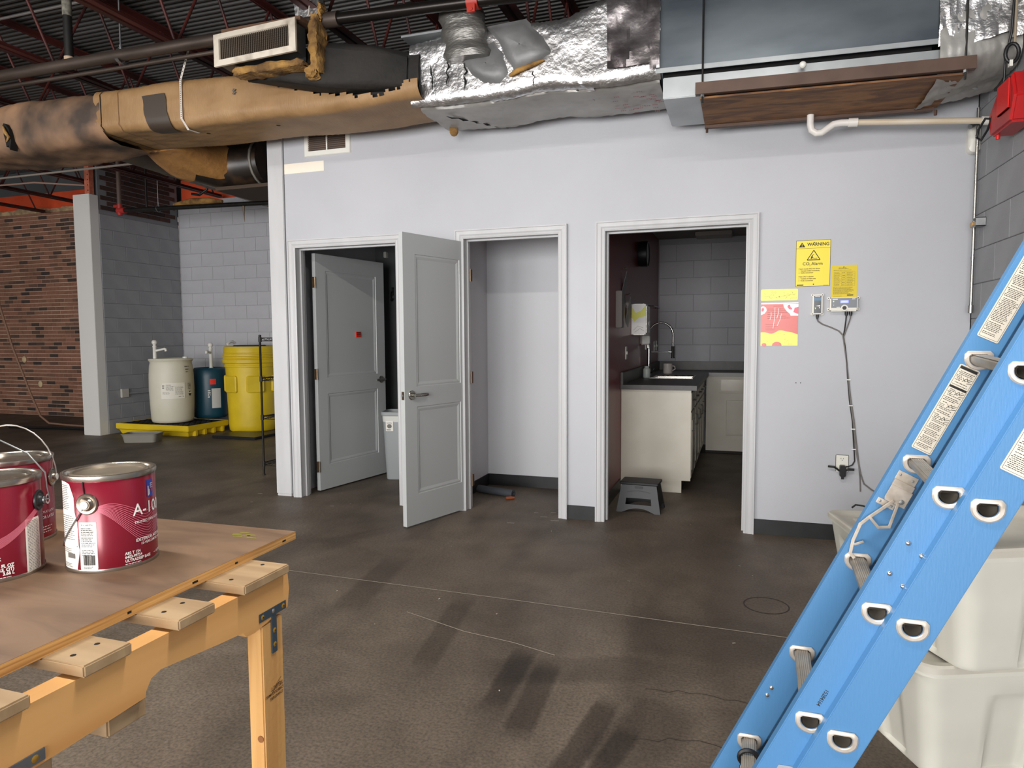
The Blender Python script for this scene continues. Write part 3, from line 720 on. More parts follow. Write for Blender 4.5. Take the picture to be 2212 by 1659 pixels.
mb.loft(secs); mb.build('flex_drop', M('flex_foil', srgb(122,120,116), .36, .6, bump=.6, bscale=20, bstretch=(1,1,3)), fd, smooth=.7)
MB().box(-2.95,-2.50,-.70,-.14,3.262,3.275).build('top_flap', GALVL, fd)
mb = MB()
for (x, z, h_) in [(-2.73,2.98,.16),(-2.62,3.0,.18),(-2.50,2.96,.17),(-2.05,2.90,.10)]:
    pts = [(x+rd.uniform(-.012,.012), -.716-.004*(i % 2), z+h_*(i/6-.5)) for i in range(7)]
    mb.tube(pts, [.001,.004,.006,.003,.007,.004,.001], 5)
mb.build('tear', HOLE, fd, smooth=.9)
mb = MB(); rr2 = random.Random(4)
for (x0,x1,y) in [(-2.72,-2.52,-.5),(-2.60,-2.42,-.35)]:
    mb.tube([(x0+(x1-x0)*i/7+rr2.uniform(-.01,.01), y+(.22)*i/7, 2.803-.006*(i % 2)) for i in range(8)], [.001,.005,.003,.008,.004,.006,.003,.001], 5)
mb.build('tear', HOLE, fd, smooth=.9)
MB().tube([(-1.80,-.66,2.818),(-1.74,-.5,2.812),(-1.68,-.35,2.81),(-1.62,-.16,2.815)], .007, 6).build('facing_seam', M('seam_grey', srgb(104,102,98), .7), fd, smooth=.9)
MB().sphere((-2.80,-.20,2.80), .035, 10, (1,.8,1.2)).build('wool_tuft', WOOL, fd, smooth=.9)
# crinkled foil collar at the air handler with red printed tape
duct_grid(-1.60,-1.30,16,lambda t: (fsec(.8+.2*t)[0]-.012, fsec(.8+.2*t)[1]+.06, fsec(.8+.2*t)[2]+.03, fsec(.8+.2*t)[3]+.10, .03),60,.012,77,
          lambda c: c.z < 2.87).build('foil_collar', M('dull_foil', srgb(150,146,146), .30, .85, col2=srgb(104,96,98), vscale=5, bump=.5, bscale=14), fd, smooth=.5)
p = Print(lambda x, y: Vector((x, -.70+y, 2.782-.0))); rr2 = random.Random(6)
for i in range(26):
    x, y = rr2.uniform(-1.62,-1.33), rr2.uniform(.06,.5)
    for k in range(3): p.rect(x+k*.012, y, .008, .014)
p.build('print', M('red_print', srgb(176,96,100), .6), fd)

# register box
rg = thing('ceiling_register', 'dusty white supply register on a metal boot', 'register', (-3.77,-1.1,3.19))
ex = Vector((.998,.0,.03)); 
mb = MB(); W2, H2 = .31, .10
def fr(x, z, y): return Vector((-3.775+x, -1.10+y, 3.188+z+.034*x))
def ringf(w_, h_, y): return [fr(-w_,-h_,y), fr(w_,-h_,y), fr(w_,h_,y), fr(-w_,h_,y)]
mb.loft([ringf(W2,H2,.012), ringf(W2,H2,-.004), ringf(W2-.045,H2-.035,-.010), ringf(W2-.05,H2-.04,.004)], cap=False)
DUSTW = M('dusty_white_metal', srgb(206,196,180), .5, col2=srgb(120,104,86), vscale=7, lo=.5, hi=.8)
mb.build('frame', DUSTW, rg)
MB().add(ringf(W2-.05,H2-.04,.03), [(0,1,2,3)]).build('backing', HOLE, rg)
pb = MB().box(-.002,.002,-.006,.010,-H2+.04,H2-.04)
vn = None
for k in range(37):
    x = -W2+.056+k*(2*W2-.112)/36
    if vn is None: vn = pb.build('vane', M('vane_metal', srgb(92,80,68), .6, .2), rg); o = vn; MW.pop(o, None)
    else: o = bpy.data.objects.new('vane', vn.data); COL.objects.link(o); o.parent = rg
    if k == 0:
        for v_ in o.data.vertices: v_.co = v_.co+MW[rg].translation
    o.location = fr(x,0,0)-MW[rg].translation
hv = MB()
for k in range(9): z = -H2+.046+k*(2*H2-.092)/8; hv.loft([[fr(-W2+.05,z-.0012,.002), fr(-W2+.05,z+.0012,.002), fr(-W2+.05,z+.0012,.006), fr(-W2+.05,z-.0012,.006)], [fr(W2-.05,z-.0012,.002), fr(W2-.05,z+.0012,.002), fr(W2-.05,z+.0012,.006), fr(W2-.05,z-.0012,.006)]])
hv.build('cross_wires', MATS['vane_metal'], rg)
mb = MB(); mb.loft([ringf(W2-.02,H2-.015,.008), ringf(W2-.02,H2-.012,.13), [fr(-.22,-.11,.19), fr(.25,-.11,.19), fr(.25,.05,.19), fr(-.22,.05,.19)]]); mb.build('boot', GALV, rg)
def slab(x0,x1,y0,y1,z0,z1,seed,nm='wool'):
    r = random.Random(seed); mb = MB(); L = (x1-x0, y1-y0, z1-z0); ax = max(range(3), key=lambda i: L[i]); n = 14; secs = []
    o1, o2 = [i for i in range(3) if i != ax]
    for k in range(n+1):
        t = k/n; ring = []; sc = .75+.3*math.sin(PI*t)**.4+r.uniform(-.14,.10)
        for (a, b) in rrect(L[o1]*sc, L[o2]*sc*r.uniform(.85,1.15), min(L[o1],L[o2])*.3, 3):
            p = [0,0,0]; p[ax] = (x0,y0,z0)[ax]+L[ax]*t+r.uniform(-.010,.010); p[o1] = ((x0+x1)/2,(y0+y1)/2,(z0+z1)/2)[o1]+a+r.uniform(-.006,.006); p[o2] = ((x0+x1)/2,(y0+y1)/2,(z0+z1)/2)[o2]+b+r.uniform(-.006,.006); ring.append(tuple(p))
        secs.append(ring)
    return mb.loft(secs).build(nm, WOOL, rg, smooth=.9)
slab(-4.01,-3.47,-1.05,-.92,3.035,3.085,3); slab(-3.445,-3.385,-1.0,-.88,3.02,3.36,4); slab(-3.50,-3.42,-.98,-.86,2.99,3.06,5); slab(-3.40,-3.375,-.96,-.90,3.33,3.44,8)
mb = MB(); mb.box(-4.05,-3.45,-1.07,-.75,3.295,3.32); mb.build('dusty_top', M('brown_dust', srgb(96,70,52), .9, bump=.8, bscale=30), rg)
mb = MB().tube([(-3.52,-.9,3.30),(-3.50,-.9,3.45),(-3.47,-.85,3.8),(-3.47,-.85,4.2)], .003, 5).tube([(-3.60,-.9,3.30),(-3.58,-.88,3.6),(-3.60,-.85,4.2)], .003, 5); mb.build('hanger_wire', M('white_wire', srgb(206,200,190), .5), rg)
tag(MB().loft([[(-3.62,-.86,3.34),(-3.45,-.86,3.33),(-3.45,-.80,3.33),(-3.62,-.80,3.34)],[(-3.66,-.86,3.62),(-3.46,-.86,3.62),(-3.46,-.80,3.62),(-3.66,-.80,3.62)]]).build('foil_scrap', FOIL, rg), None)

# ================================================================ AIR HANDLER
ah = thing('air_handler', 'grey galvanised sheet metal air handler hung on rods', 'air handler', (-.6,-.4,2.66))
def tilt(x, z): return z-.020*(x+1.33)
def tb(x0,x1,y0,y1,z0,z1, mb=None):
    mb = mb or MB(); mb.add([(x0,y0,tilt(x0,z0)),(x1,y0,tilt(x1,z0)),(x1,y1,tilt(x1,z0)),(x0,y1,tilt(x0,z0)),(x0,y0,tilt(x0,z1)),(x1,y0,tilt(x1,z1)),(x1,y1,tilt(x1,z1)),(x0,y1,tilt(x0,z1))],
        [(3,2,1,0),(4,5,6,7),(0,1,5,4),(1,2,6,5),(2,3,7,6),(3,0,4,7)]); return mb
tb(-1.325,.10,-.70,-.14,2.85,3.37).build('cabinet', GALV, ah, bevel=.006)
tb(-1.325,.10,-.706,-.699,2.835,2.862).build('hem', GALVL, ah, bevel=.002)
tb(-1.29,.08,-.64,-.16,2.812,2.85).build('shadow_gap', HOLE, ah)
tb(-1.285,.17,-.68,-.13,2.695,2.815).build('coil_tray', GALVL, ah, bevel=.004)
tb(-1.29,-1.06,-.54,-.14,2.715,2.722).build('tray_seam', M('seam_dark', srgb(120,122,122), .5), ah)
pn = tb(-1.075,.22,-.70,-.17,2.672,2.682)
po = pn.build('drain_pan', M('rusted_pan', srgb(142,98,56), .7, col2=srgb(92,60,38), vscale=3.2, stretch=(1,4,1), lo=.40, hi=.62, bump=.4, bscale=20, dist=1.2), ah)
tb(-1.10,.26,-.735,-.695,2.688,2.752).build('pan_flange', M('brown_angle', srgb(92,70,58), .55, .2, col2=srgb(78,58,48), vscale=6), po)
tb(-1.075,.20,-.185,-.15,2.655,2.690).build('pan_edge', MATS['brown_angle'], po)
for x in (-1.062, .215):
    MB().cyl((x,-.72,tilt(x,2.64)),(x,-.72,3.462 if x < 0 else 4.2),.0055,8).build('hanger_rod', BLACKM, ah)
    MB().cyl((x,-.72,tilt(x,2.675)),(x,-.72,tilt(x,2.69)),.011,6).build('nut', ZINC, ah)
    MB().cyl((x,-.165,tilt(x,2.63)),(x,-.165,tilt(x,2.66)),.009,6).build('nut', MATS['brown_angle'], ah)
MB().sphere((-.545,-.745,tilt(-.545,2.785)), .019, 14).build('knob', WHITEP, ah, smooth=.9)
for (x, z) in [(-1.32,2.9)]: pass
# right-hand foil duct
fr_ = thing('foil_elbow', 'crumpled grey foil elbow beside the air handler and side wall', 'duct', (.3,-.4,2.7))
def rsec(t):
    return (-.41-.03*t, 2.98+.06*t, .60-.02*t, .62-.06*t, .08)
duct_grid(.095,.462,26,rsec,60,.011,55,lambda c: c.z < 2.80).build('foil_top', FOIL, fr_, smooth=.5)
duct_grid(.10,.462,26,lambda t: (-.42+.0*t, 2.835+.035*t, .60-.03*t, .42-.04*t, .12),60,.008,58).build('grey_facing', FOILB, fr_, smooth=.9)
mb = MB(); mb.tube([(.25,-.60,2.70),(.32,-.5,2.69),(.40,-.42,2.70)], [.002,.006,.002], 6); mb.tube([(.2,-.40,2.665),(.3,-.3,2.675),(.42,-.25,2.70)], [.002,.004,.002], 6); mb.build('tear', HOLE, fr_, smooth=.9)
mb = MB().tube([(.32,-.40,2.672),(.36,-.36,2.678),(.41,-.32,2.69),(.455,-.30,2.71)], [.006,.012,.014,.020], 8)
for v_ in mb.v: v_ += Vector((rd.uniform(-.004,.004),rd.uniform(-.004,.004),rd.uniform(-.004,.004)))
mb.build('foil_tape', FOIL, fr_, smooth=.4)
# condensate drain
pv = thing('condensate_pipe', 'white plastic drain pipe with a trap under the pan', 'pipe', (-.44,-.22,2.5))
PVC = M('aged_pvc', srgb(222,212,196), .4, col2=srgb(206,188,160), vscale=6, stretch=(.4,2,2))
trap = [(-.458,-.22,2.66),(-.458,-.22,2.60),(-.450,-.22,2.565),(-.425,-.22,2.545),(-.395,-.22,2.545),(-.365,-.22,2.565),(-.33,-.22,2.588),(-.29,-.22,2.592),(-.235,-.22,2.588)]
MB().tube(trap, .020, 14).build('trap', M('white_pvc', srgb(232,228,222), .35), pv, smooth=.9)
MB().cyl((-.25,-.22,2.589),(-.20,-.22,2.586),.025,16).build('coupling', MATS['white_pvc'], pv, smooth=.9)
MB().cyl((-.20,-.22,2.586),(.455,-.22,2.528),.0175,14).build('pipe', PVC, pv, smooth=.9)
MB().cyl((.43,-.22,2.530),(.474,-.22,2.526),.024,14).build('end_cap', MATS['white_pvc'], pv, smooth=.9)
# ================================================================ WORK TABLE (rail, slats, legs)
WOOD = M('pine_wood', srgb(222,176,112), .55, col2=srgb(200,148,86), vscale=3, stretch=(8,8,.7), dist=.6, bump=.08, bscale=80)
BEAMW = M('varnished_rail', srgb(226,172,106), .45, col2=srgb(212,154,90), vscale=1.6, stretch=(5,.7,5), dist=1.0)
SLATW = M('slat_wood', srgb(178,150,114), .65, col2=srgb(156,128,94), vscale=3, stretch=(.8,8,8), dist=.4)
PLYT = M('plywood_face', srgb(132,104,79), .6, col2=srgb(98,75,57), vscale=2.4, stretch=(1.2,4,1), dist=1.4, lo=.3, hi=.7)
PLYE = M('plywood_edge', srgb(222,172,104), .6, col2=srgb(176,124,66), vscale=10, stretch=(.4,.4,22))
RX = -1.752; ZT = .870
wt = thing('work_table', 'makeshift pine work table of slats on a notched rail', 'table', (-2.2,-4.2,0))
fy = lambda X: (lambda a, b, d: Vector((d, a, b)))
rail = [(-3.592,.828),(-3.588,.79),(-3.595,.752),(-3.64,.748),(-3.70,.738),(-3.725,.740),(-3.735,.752),(-3.80,.758),(-3.90,.770),(-3.935,.774),(-3.955,.768),(-3.966,.752),(-3.968,.742),(-4.10,.738),(-4.60,.735),(-5.1,.735),(-5.1,.832),(-4.4,.832)]
MB().prism(rail, fy(0), RX-.038, RX).build('rail', BEAMW, wt)
MB().prism([(a, b) for a, b in rail], fy(0), RX-1.0, RX-.962).build('rail', BEAMW, wt, bevel=.002)
sl = [(-3.744,-3.606),(-3.912,-3.826),(-4.085,-4.000),(-4.255,-4.165),(-4.42,-4.335),(-4.60,-4.51),(-4.77,-4.68)]
for k, (a, b) in enumerate(sl):
    so = MB().box(RX-1.0, RX+.016+.004*math.sin(k*2), a, b, .8325, .8515).build('slat', SLATW, wt, bevel=.0025)
    sc = MB()
    for yy in (a+.022, b-.022): sc.lathe([(0,.8518),(.0045,.8518)], (RX-.035,yy,0), 8)
    sc.build('screw_hole', HOLE, so)
for (lx, ly) in ((RX-.040,-3.678),(RX-.998,-3.678),(RX-.040,-5.05),(RX-.998,-5.05)):
    lg = MB().box(lx, lx+.038, ly, ly+.068, 0, .742).build('leg', WOOD, wt, bevel=.003)
    if (lx, ly) == (RX-.040,-3.678):
        MB().lathe([(0,0),(.0075,0)], (RX-.012,-3.6785-.0008,.50), 10, 'y').build('knot', M('knot_brown', srgb(140,88,44), .7), lg)
        p = Print(frame((RX-.002,-3.617,.600), (0,-1,0), (0,0,-1), .0009))
        p.text(.0,.0,'SELECT',.0125,'LEFT',0,.95).text(-.002,.0115,'CHIBOUGAMAU',.0088,'LEFT',.0001,.9).text(.0,.021,'CHANTIERS',.0088,'LEFT',.0001,.9)
        # keep the stamp upside down as it stands, on the face turned to the room
        p.build('lettering', M('brown_stamp', srgb(78,52,28), .7), lg)
        p = Print(frame((RX-.002,-3.672,.742), (0,1,0), (0,0,1), .0009)); p.line([(.02,-.155),(.03,-.148),(.045,-.140)],.0015).line([(.024,-.148),(.05,-.132)],.001).build('pencil_mark', MATS['brown_stamp'], lg)
# support block under the rail end, lower cleat, T plates
MB().box(RX-.075,RX-.040,-3.74,-3.70,.735,.79).build('cleat', WOOD, wt, bevel=.003)
MB().box(RX-.10,RX-.012,-4.03,-3.955,.704,.736).build('cleat', SLATW, wt, bevel=.003)
MB().box(RX-.05,RX-.012,-4.19,-4.12,.690,.735).build('cleat', SLATW, wt, bevel=.003)
TP = M('blue_grey_plate', srgb(84,98,108), .4, .6)
tp = MB().box(RX,RX+.002,-3.688,-3.602,.752,.770).box(RX-.002,RX+.002,-3.650,-3.634,.672,.754).build('t_plate', TP, wt, bevel=.0008)
for (y, z) in [(-3.678,.761),(-3.612,.761),(-3.642,.720),(-3.642,.690)]:
    MB().lathe([(0,.0035),(.0035,.0032),(.0055,.002)], (RX,y,z), 10, 'x').build('screw', M('brass_screw', srgb(206,160,70), .35, .8), tp, smooth=.6)
    MB().lathe([(0,.0037),(.0016,.0037)], (RX,y,z), 6, 'x').build('screw_recess', HOLE, tp)
MB().lathe([(0,.0036),(.0035,.0034),(.005,.002)], (RX,-3.644,.762), 10, 'x').build('screw', RIVET, tp, smooth=.6)
tp = MB().box(RX,RX+.002,-4.20,-4.14,.742,.760).build('t_plate', ZINC, wt, bevel=.0008)
MB().lathe([(0,.0035),(.0035,.0032),(.0055,.002)], (RX,-4.155,.751), 10, 'x').build('screw', MATS['brass_screw'], tp, smooth=.6)
# plywood sheet lying on the slats
ps = thing('plywood_sheet', 'weathered plywood sheet laid over the table slats', 'plywood', (-2.3,-4.2,.852))
c = [(-1.834,-3.449),(-1.806,-5.1),(-3.1,-5.1),(-3.1,-3.470)]
mb = MB(); mb.prism(c, lambda a, b, d: Vector((a,b,d)), .8517, ZT); mb.build('edge', PLYE, ps)
mb = MB(); mb.add([(a,b,ZT+.0004) for a, b in c], [(0,1,2,3)]); mb.build('face', PLYT, ps, fix=False)
mb = MB(); rr2 = random.Random(9)
for k in range(9): x, y = -1.93+rr2.uniform(-.03,.03), -3.515+rr2.uniform(-.02,.02); mb.add([(x,y,ZT+.0008),(x+.022,y+.004,ZT+.0008),(x+.020,y+.008,ZT+.0008),(x-.004,y+.004,ZT+.0008)], [(0,1,2,3)])
mb.build('green_crayon', M('green_crayon', srgb(132,126,44), .8), ps)
mb = MB()
for (y, w_) in [(-3.50,.012),(-3.66,.008),(-3.78,.014),(-3.93,.008)]:
    x = -1.834+(-3.449-y)*.017; mb.box(x-.004,x+.0004,y,y+w_,.858,.862)
mb.build('edge_void', HOLE, ps)

# ================================================================ PAINT CANS
CANRED = M('can_red', srgb(132,18,40), .22, .15, col2=srgb(122,15,35), vscale=3, spec=.6)
TIN = M('tin_plate', srgb(186,180,170), .25, .9, col2=srgb(150,138,124), vscale=14, rvar=.1)
RUSTT = M('stained_tin', srgb(150,138,122), .4, .7, col2=srgb(92,74,58), vscale=9, lo=.45, hi=.7)
PINKL = M('pink_line', srgb(226,120,140), .4); BLUEL = M('blue_logo', srgb(36,64,160), .35)
CR, CHT = .0835, .192
def can_fn(phi0, z0, off=.0007, r=CR):
    # phi measured from the direction facing the photographer, positive to the right
    return lambda x, y: Vector(((r+off)*math.sin(phi0+x/r), -(r+off)*math.cos(phi0+x/r), z0+y))
def can(label, x, y, rz, lid):
    t = thing('paint_can', label, 'paint can', (x,y,ZT+.0006), rz, 'paint cans on the plywood'); local(t)
    MB().lathe([(CR-.003,.004),(CR,.006),(CR,CHT-.012),(CR-.002,CHT-.010)], (0,0,0), 64).build('body', CANRED, t, smooth=.8)
    MB().lathe([(0,.003),(CR-.004,.003),(CR-.003,0),(CR+.0015,0),(CR+.0022,.003),(CR+.0015,.0065),(CR-.001,.007)], (0,0,0), 64).build('bottom_rim', TIN, t, smooth=.8)
    MB().lathe([(CR-.002,CHT-.012),(CR+.002,CHT-.010),(CR+.0032,CHT-.004),(CR+.0025,CHT),(CR-.002,CHT+.001),(CR-.006,CHT-.001),(CR-.009,CHT-.005),(CR-.012,CHT-.004)], (0,0,0), 64).build('top_rim', TIN, t, smooth=.8)
    MB().lathe([(CR-.012,CHT-.004),(CR-.015,CHT-.001),(CR-.018,CHT-.001),(CR-.020,CHT-.005),(CR-.028,CHT-.0055),(0,CHT-.004)], (0,0,0), 64).build('lid', lid, t, smooth=.8)
    return t
def ear(t, phi, z=.138, dark=False):
    n = Vector((math.sin(phi), -math.cos(phi), 0)); e = Vector((math.cos(phi), math.sin(phi), 0)); c = n*(CR-.001)+Vector((0,0,z))
    mb = MB(); prof = [(.021,.000),(.021,.0025),(.019,.004),(.014,.003),(.011,.006),(.010,.010),(.0,.010)]
    mb.loft([[c+n*h+e*r_*math.cos(2*PI*k/24)+Vector((0,0,1))*r_*math.sin(2*PI*k/24) for k in range(24)] for r_, h in [(max(a,.0002), b) for a, b in prof]])
    ea = mb.build('bail_ear', M('dark_ear', srgb(46,48,50), .4, .3) if dark else TIN, t, smooth=.7)
    mb = MB(); mb.loft([[c+n*(.0105+h)+e*r_*math.cos(2*PI*k/16)+Vector((0,0,1))*r_*math.sin(2*PI*k/16) for k in range(16)] for r_, h in ((.0075,0),(.0075,.002),(.0004,.002))]); mb.build('ear_cap', WHITEP if not dark else ZINC, ea, smooth=.7)
    return c+n*.013
def label_poly(t, pts, z0, phi0, mat, nm='label', off=.0006):
    fn = can_fn(phi0, z0, off); mb = MB()      # pts: list of (x0,x1,y) rows bottom to top, split across
    nx = 10
    for i, (a, b, y) in enumerate(pts):
        for k in range(nx+1): mb.v.append(fn(a+(b-a)*k/nx, y))
    for i in range(len(pts)-1):
        for k in range(nx): q = i*(nx+1)+k; mb.f.append([q,q+1,q+nx+2,q+nx+1])
    return mb.build(nm, mat, t, smooth=1.)
def swoosh(t, phi0, z0, n, f):
    p = Print(can_fn(phi0, z0, .0010))
    for k in range(n): p.line([f(k/(n-1), s/26) for s in range(27)], .00075)
    p.build('swoosh_lines', PINKL, t)
R_ = lambda d: math.radians(d)
# can with the A-100 front label turned to the right
c1 = can('red paint can with stained lid and white barcode label', -2.070, -3.742, math.radians(49.3), RUSTT)
e1 = ear(c1, R_(-29))
wl = label_poly(c1, [(.0,.032,.006),(-.001,.033,.010),(-.001,.033,.098),(.0,.032,.102)], 0, R_(-41), PAPERW)
p = Print(can_fn(R_(-41), 0, .0011)); p.text(.004,.095,'B1 4  640-9754',.004,'LEFT',0,.9).para(.003,.0885,.027,5,.0035,.0013,2).para(.003,.070,.027,6,.0035,.0012,5).para(.004,.046,.024,4,.0035,.0012,7)
x = .006; rb = random.Random(3)
while x < .027: w_ = rb.choice((.0005,.0009,.0014)); p.rect(x,.016,w_,.020); x += w_+rb.choice((.0005,.0009))
p.para(.006,.012,.02,2,.003,.001,9); p.build('print', INK, wl)
wl = label_poly(c1, [(-.05,-.004,.004),(-.05,.004,.045),(-.05,.002,.055),(-.05,.001,.100),(-.05,-.004,.120),(-.05,-.005,.150),(-.05,-.016,.176),(-.05,-.03,.180)], 0, R_(-45), PAPERW, off=.0004)
p = Print(can_fn(R_(-45), 0, .0012)); p.para(-.048,.172,.030,14,.0036,.0012,3).para(-.046,.112,.044,12,.0042,.0012,6).rect(-.05,.052,.05,.0014).para(-.046,.046,.03,3,.0036,.001,8).rect(-.03,.028,.022,.010).para(-.044,.016,.03,3,.003,.001,12); p.build('print', INKG, wl)
swoosh(c1, R_(-18), .090, 13, lambda k, s: (.004+s*.136, .042-.010*k-(.042+.026*k)*(.5-.5*math.cos(min(1, s*(1.45-.25*k))*PI))+max(0, s-.62-.12*k)**1.5*(.16+.06*k)-.030*math.sin(PI*s)*(k-.5)*1.3))
p = Print(can_fn(R_(22), 0, .0012))
p.text(.006,.104,'A-100',.034,'LEFT',.0003,.92).text(.008,.087,'TRUSTED 100% ACRYLIC',.0072,'LEFT',.0001).text(.010,.050,'EXTERIOR ACRYLIC LATEX',.0088,'LEFT',.0002).text(.020,.042,'15-YEAR LIMITED WARRANTY',.0068,'LEFT',.0001)
p.text(-.012,.028,'A82 T 154',.0082,'LEFT',.0002,.85).text(-.012,.0205,'6403-99754',.0082,'LEFT',.0002,.85).text(-.012,.013,'ULTRADEEP BASE',.0082,'LEFT',.0002,.85).text(.054,.0145,'— SATIN —',.0068,'LEFT',.0001).para(-.012,.0085,.036,2,.003,.0012,5)
p.build('lettering', WINK, c1)
bl = label_poly(c1, [(0,.020,0),(0,.020,.036)], .135, R_(50), BLUEL)
p = Print(can_fn(R_(50), .135, .0012)); p.rect(.0025,.003,.0022,.020).rect(.006,.004,.0018,.012).para(.010,.026,.009,3,.004,.0016,3); p.build('print', WINK, bl)
p = Print(can_fn(R_(50), .135, .0013)); p.poly([(.012,.010),(.017,.012),(.017,.018),(.012,.020)]); p.build('print', M('logo_red', srgb(196,40,44), .4), bl)
# bail wire hanging down to the left
n1 = Vector(e1); mb = MB(); A_ = R_(-29)
pts = []
for k in range(13):
    t_ = k/12; a = A_-PI*t_; r_ = CR+.003
    pts.append((r_*math.sin(a), -r_*math.cos(a), .138-.10*math.sin(PI*min(1,t_*1.15))))
MB().tube([tuple(n1)]+pts[0:], .0014, 6).build('bail', ZINC, c1, smooth=.9)
MB().tube([(CR*1.012*math.sin(R_(-33)),-CR*1.012*math.cos(R_(-33)),CHT-.008),(CR*1.013*math.sin(R_(-32)),-CR*1.013*math.cos(R_(-32)),.165),(CR*1.013*math.sin(R_(-31.5)),-CR*1.013*math.cos(R_(-31.5)),.158)], [.0012,.0016,.0008], 5).build('paint_drip', HOLE, c1)
# can at the left edge of the picture
c2 = can('red paint can with dark bail ear and tall white label', -2.232, -3.872, math.radians(56.2), TIN)
e2 = ear(c2, R_(66), .140, True)
wl = label_poly(c2, [(0,.034,.004),(-.001,.036,.008),(-.001,.036,.105),(0,.034,.110)], 0, R_(38), PAPERW)
p = Print(can_fn(R_(38), 0, .0011)); p.para(.003,.104,.031,34,.0030,.0012,2,.1); p.build('print', INKG, wl)
swoosh(c2, R_(-30), .10, 11, lambda k, s: (s*.145, -.035+.010*k+(.5-.5*math.cos(s*PI))*.062+.012*k*(1-s)-.020*math.sin(s*PI)))
p = Print(can_fn(R_(-60), 0, .0012)); p.text(.060,.082,'A-100',.036,'RIGHT',.0003,.92).text(.098,.0415,'EXTERIOR LATEX',.0088,'RIGHT',.0002)
p.text(.118,.0275,'124 FL OZ',.0088,'RIGHT',.0004,.85).text(.118,.020,'(3 7/8 U.S. QT)',.0088,'RIGHT',.0004,.85).text(.118,.0125,'3.66 L',.0088,'RIGHT',.0004,.85).para(.082,.0075,.036,2,.003,.0012,5)
p.text(.088,.086,'o',.010,'LEFT'); p.build('lettering', WINK, c2)
mb = MB(); a0 = R_(66)
v0 = Vector((math.sin(a0), -math.cos(a0), 0)); 
pts = [Vector(e2), Vector(e2)+v0*.008+Vector((0,0,.002)), v0*(CR+.016)+Vector((0,0,.165)), v0*(CR+.014)+Vector((0,0,.195)), v0*(CR-.015)+Vector((0,0,.235)), v0*(CR-.06)+Vector((0,0,.262)), v0*.0+Vector((0,0,.272)), v0*(-.06)+Vector((0,0,.250)), v0*(-CR)+Vector((0,0,.19)), v0*(-CR-.012)+Vector((0,0,.14))]
mb.tube(pts, .0016, 7).build('bail', ZINC, c2, smooth=.9)
# can behind
c3 = can('red paint can behind with raised wire handle', -2.425, -3.697, math.radians(55.1), TIN)
p = Print(can_fn(R_(20), 0, .0012)); p.text(.056,.082,'A-100',.034,'RIGHT',.0003,.92).text(.070,.063,'ACRYLIC LATEX',.0072,'RIGHT',.0001).text(.070,.05,'EXTERIOR LATEX',.0088,'RIGHT',.0002).para(.03,.03,.03,3,.006,.002,4); p.build('lettering', M('shaded_white_ink', srgb(214,196,196), .5), c3)
bl = label_poly(c3, [(0,.020,0),(0,.020,.036)], .135, R_(18), BLUEL); p = Print(can_fn(R_(18), .135, .0012)); p.rect(.0025,.003,.0022,.020).para(.008,.026,.010,3,.004,.0016,3); p.build('print', WINK, bl)
v0 = Vector((math.sin(R_(70)), -math.cos(R_(70)), 0)); ear(c3, R_(70), .140); ear(c3, R_(-110), .140)
MB().tube([v0*(CR+.010)*math.cos(PI*k/16)+Vector((0,0,.140+.125*math.sin(PI*k/16))) for k in range(17)], .0016, 7).build('bail', M('bail_wire', srgb(206,198,190), .35, .8), c3, smooth=.9)
# ================================================================ EXTENSION LADDER
BLUE = M('blue_fibreglass', srgb(80,134,182), .42, col2=srgb(73,126,174), vscale=2, stretch=(1,1,.25), bump=.05, bscale=260, bstretch=(1,1,.15))
BLUED = BLUE
ALU = M('cast_aluminium', srgb(214,206,196), .42, .45, col2=srgb(186,176,164), vscale=20)
ALUR = M('rung_aluminium', srgb(176,168,156), .45, .55, col2=srgb(140,130,118), vscale=8)
ld = thing('extension_ladder', 'blue fibreglass extension ladder leaning on the block side wall', 'ladder', (-.80,-3.0,0))
dv = Vector((.4405,.034,.897)).normalized(); wv = Vector((0,1,0)); wv = (wv-dv*wv.dot(dv)).normalized(); nv = wv.cross(dv)
if nv.x > 0: nv = -nv
wv = (wv+dv*.085).normalized()
A0 = Vector((-.5994,-3.1565,.4165)); B0 = A0+nv*.066+wv*.030-dv*.015
S_ = .305
tA = -A0.z/dv.z                      # base section starts on the floor
tTop = 2.42
def LP(o, t, n=0., w_=0.): return o+dv*t+nv*n+wv*w_
def dshape(r, flat, n=16):           # D outline: flat side up the ladder
    pts = [(r*math.cos(PI+PI*k/n), r*.92*math.sin(PI+PI*k/n)) for k in range(n+1)]
    return pts+[(r*.98, flat*.6), (r*.75, flat), (-r*.75, flat), (-r*.98, flat*.6)]
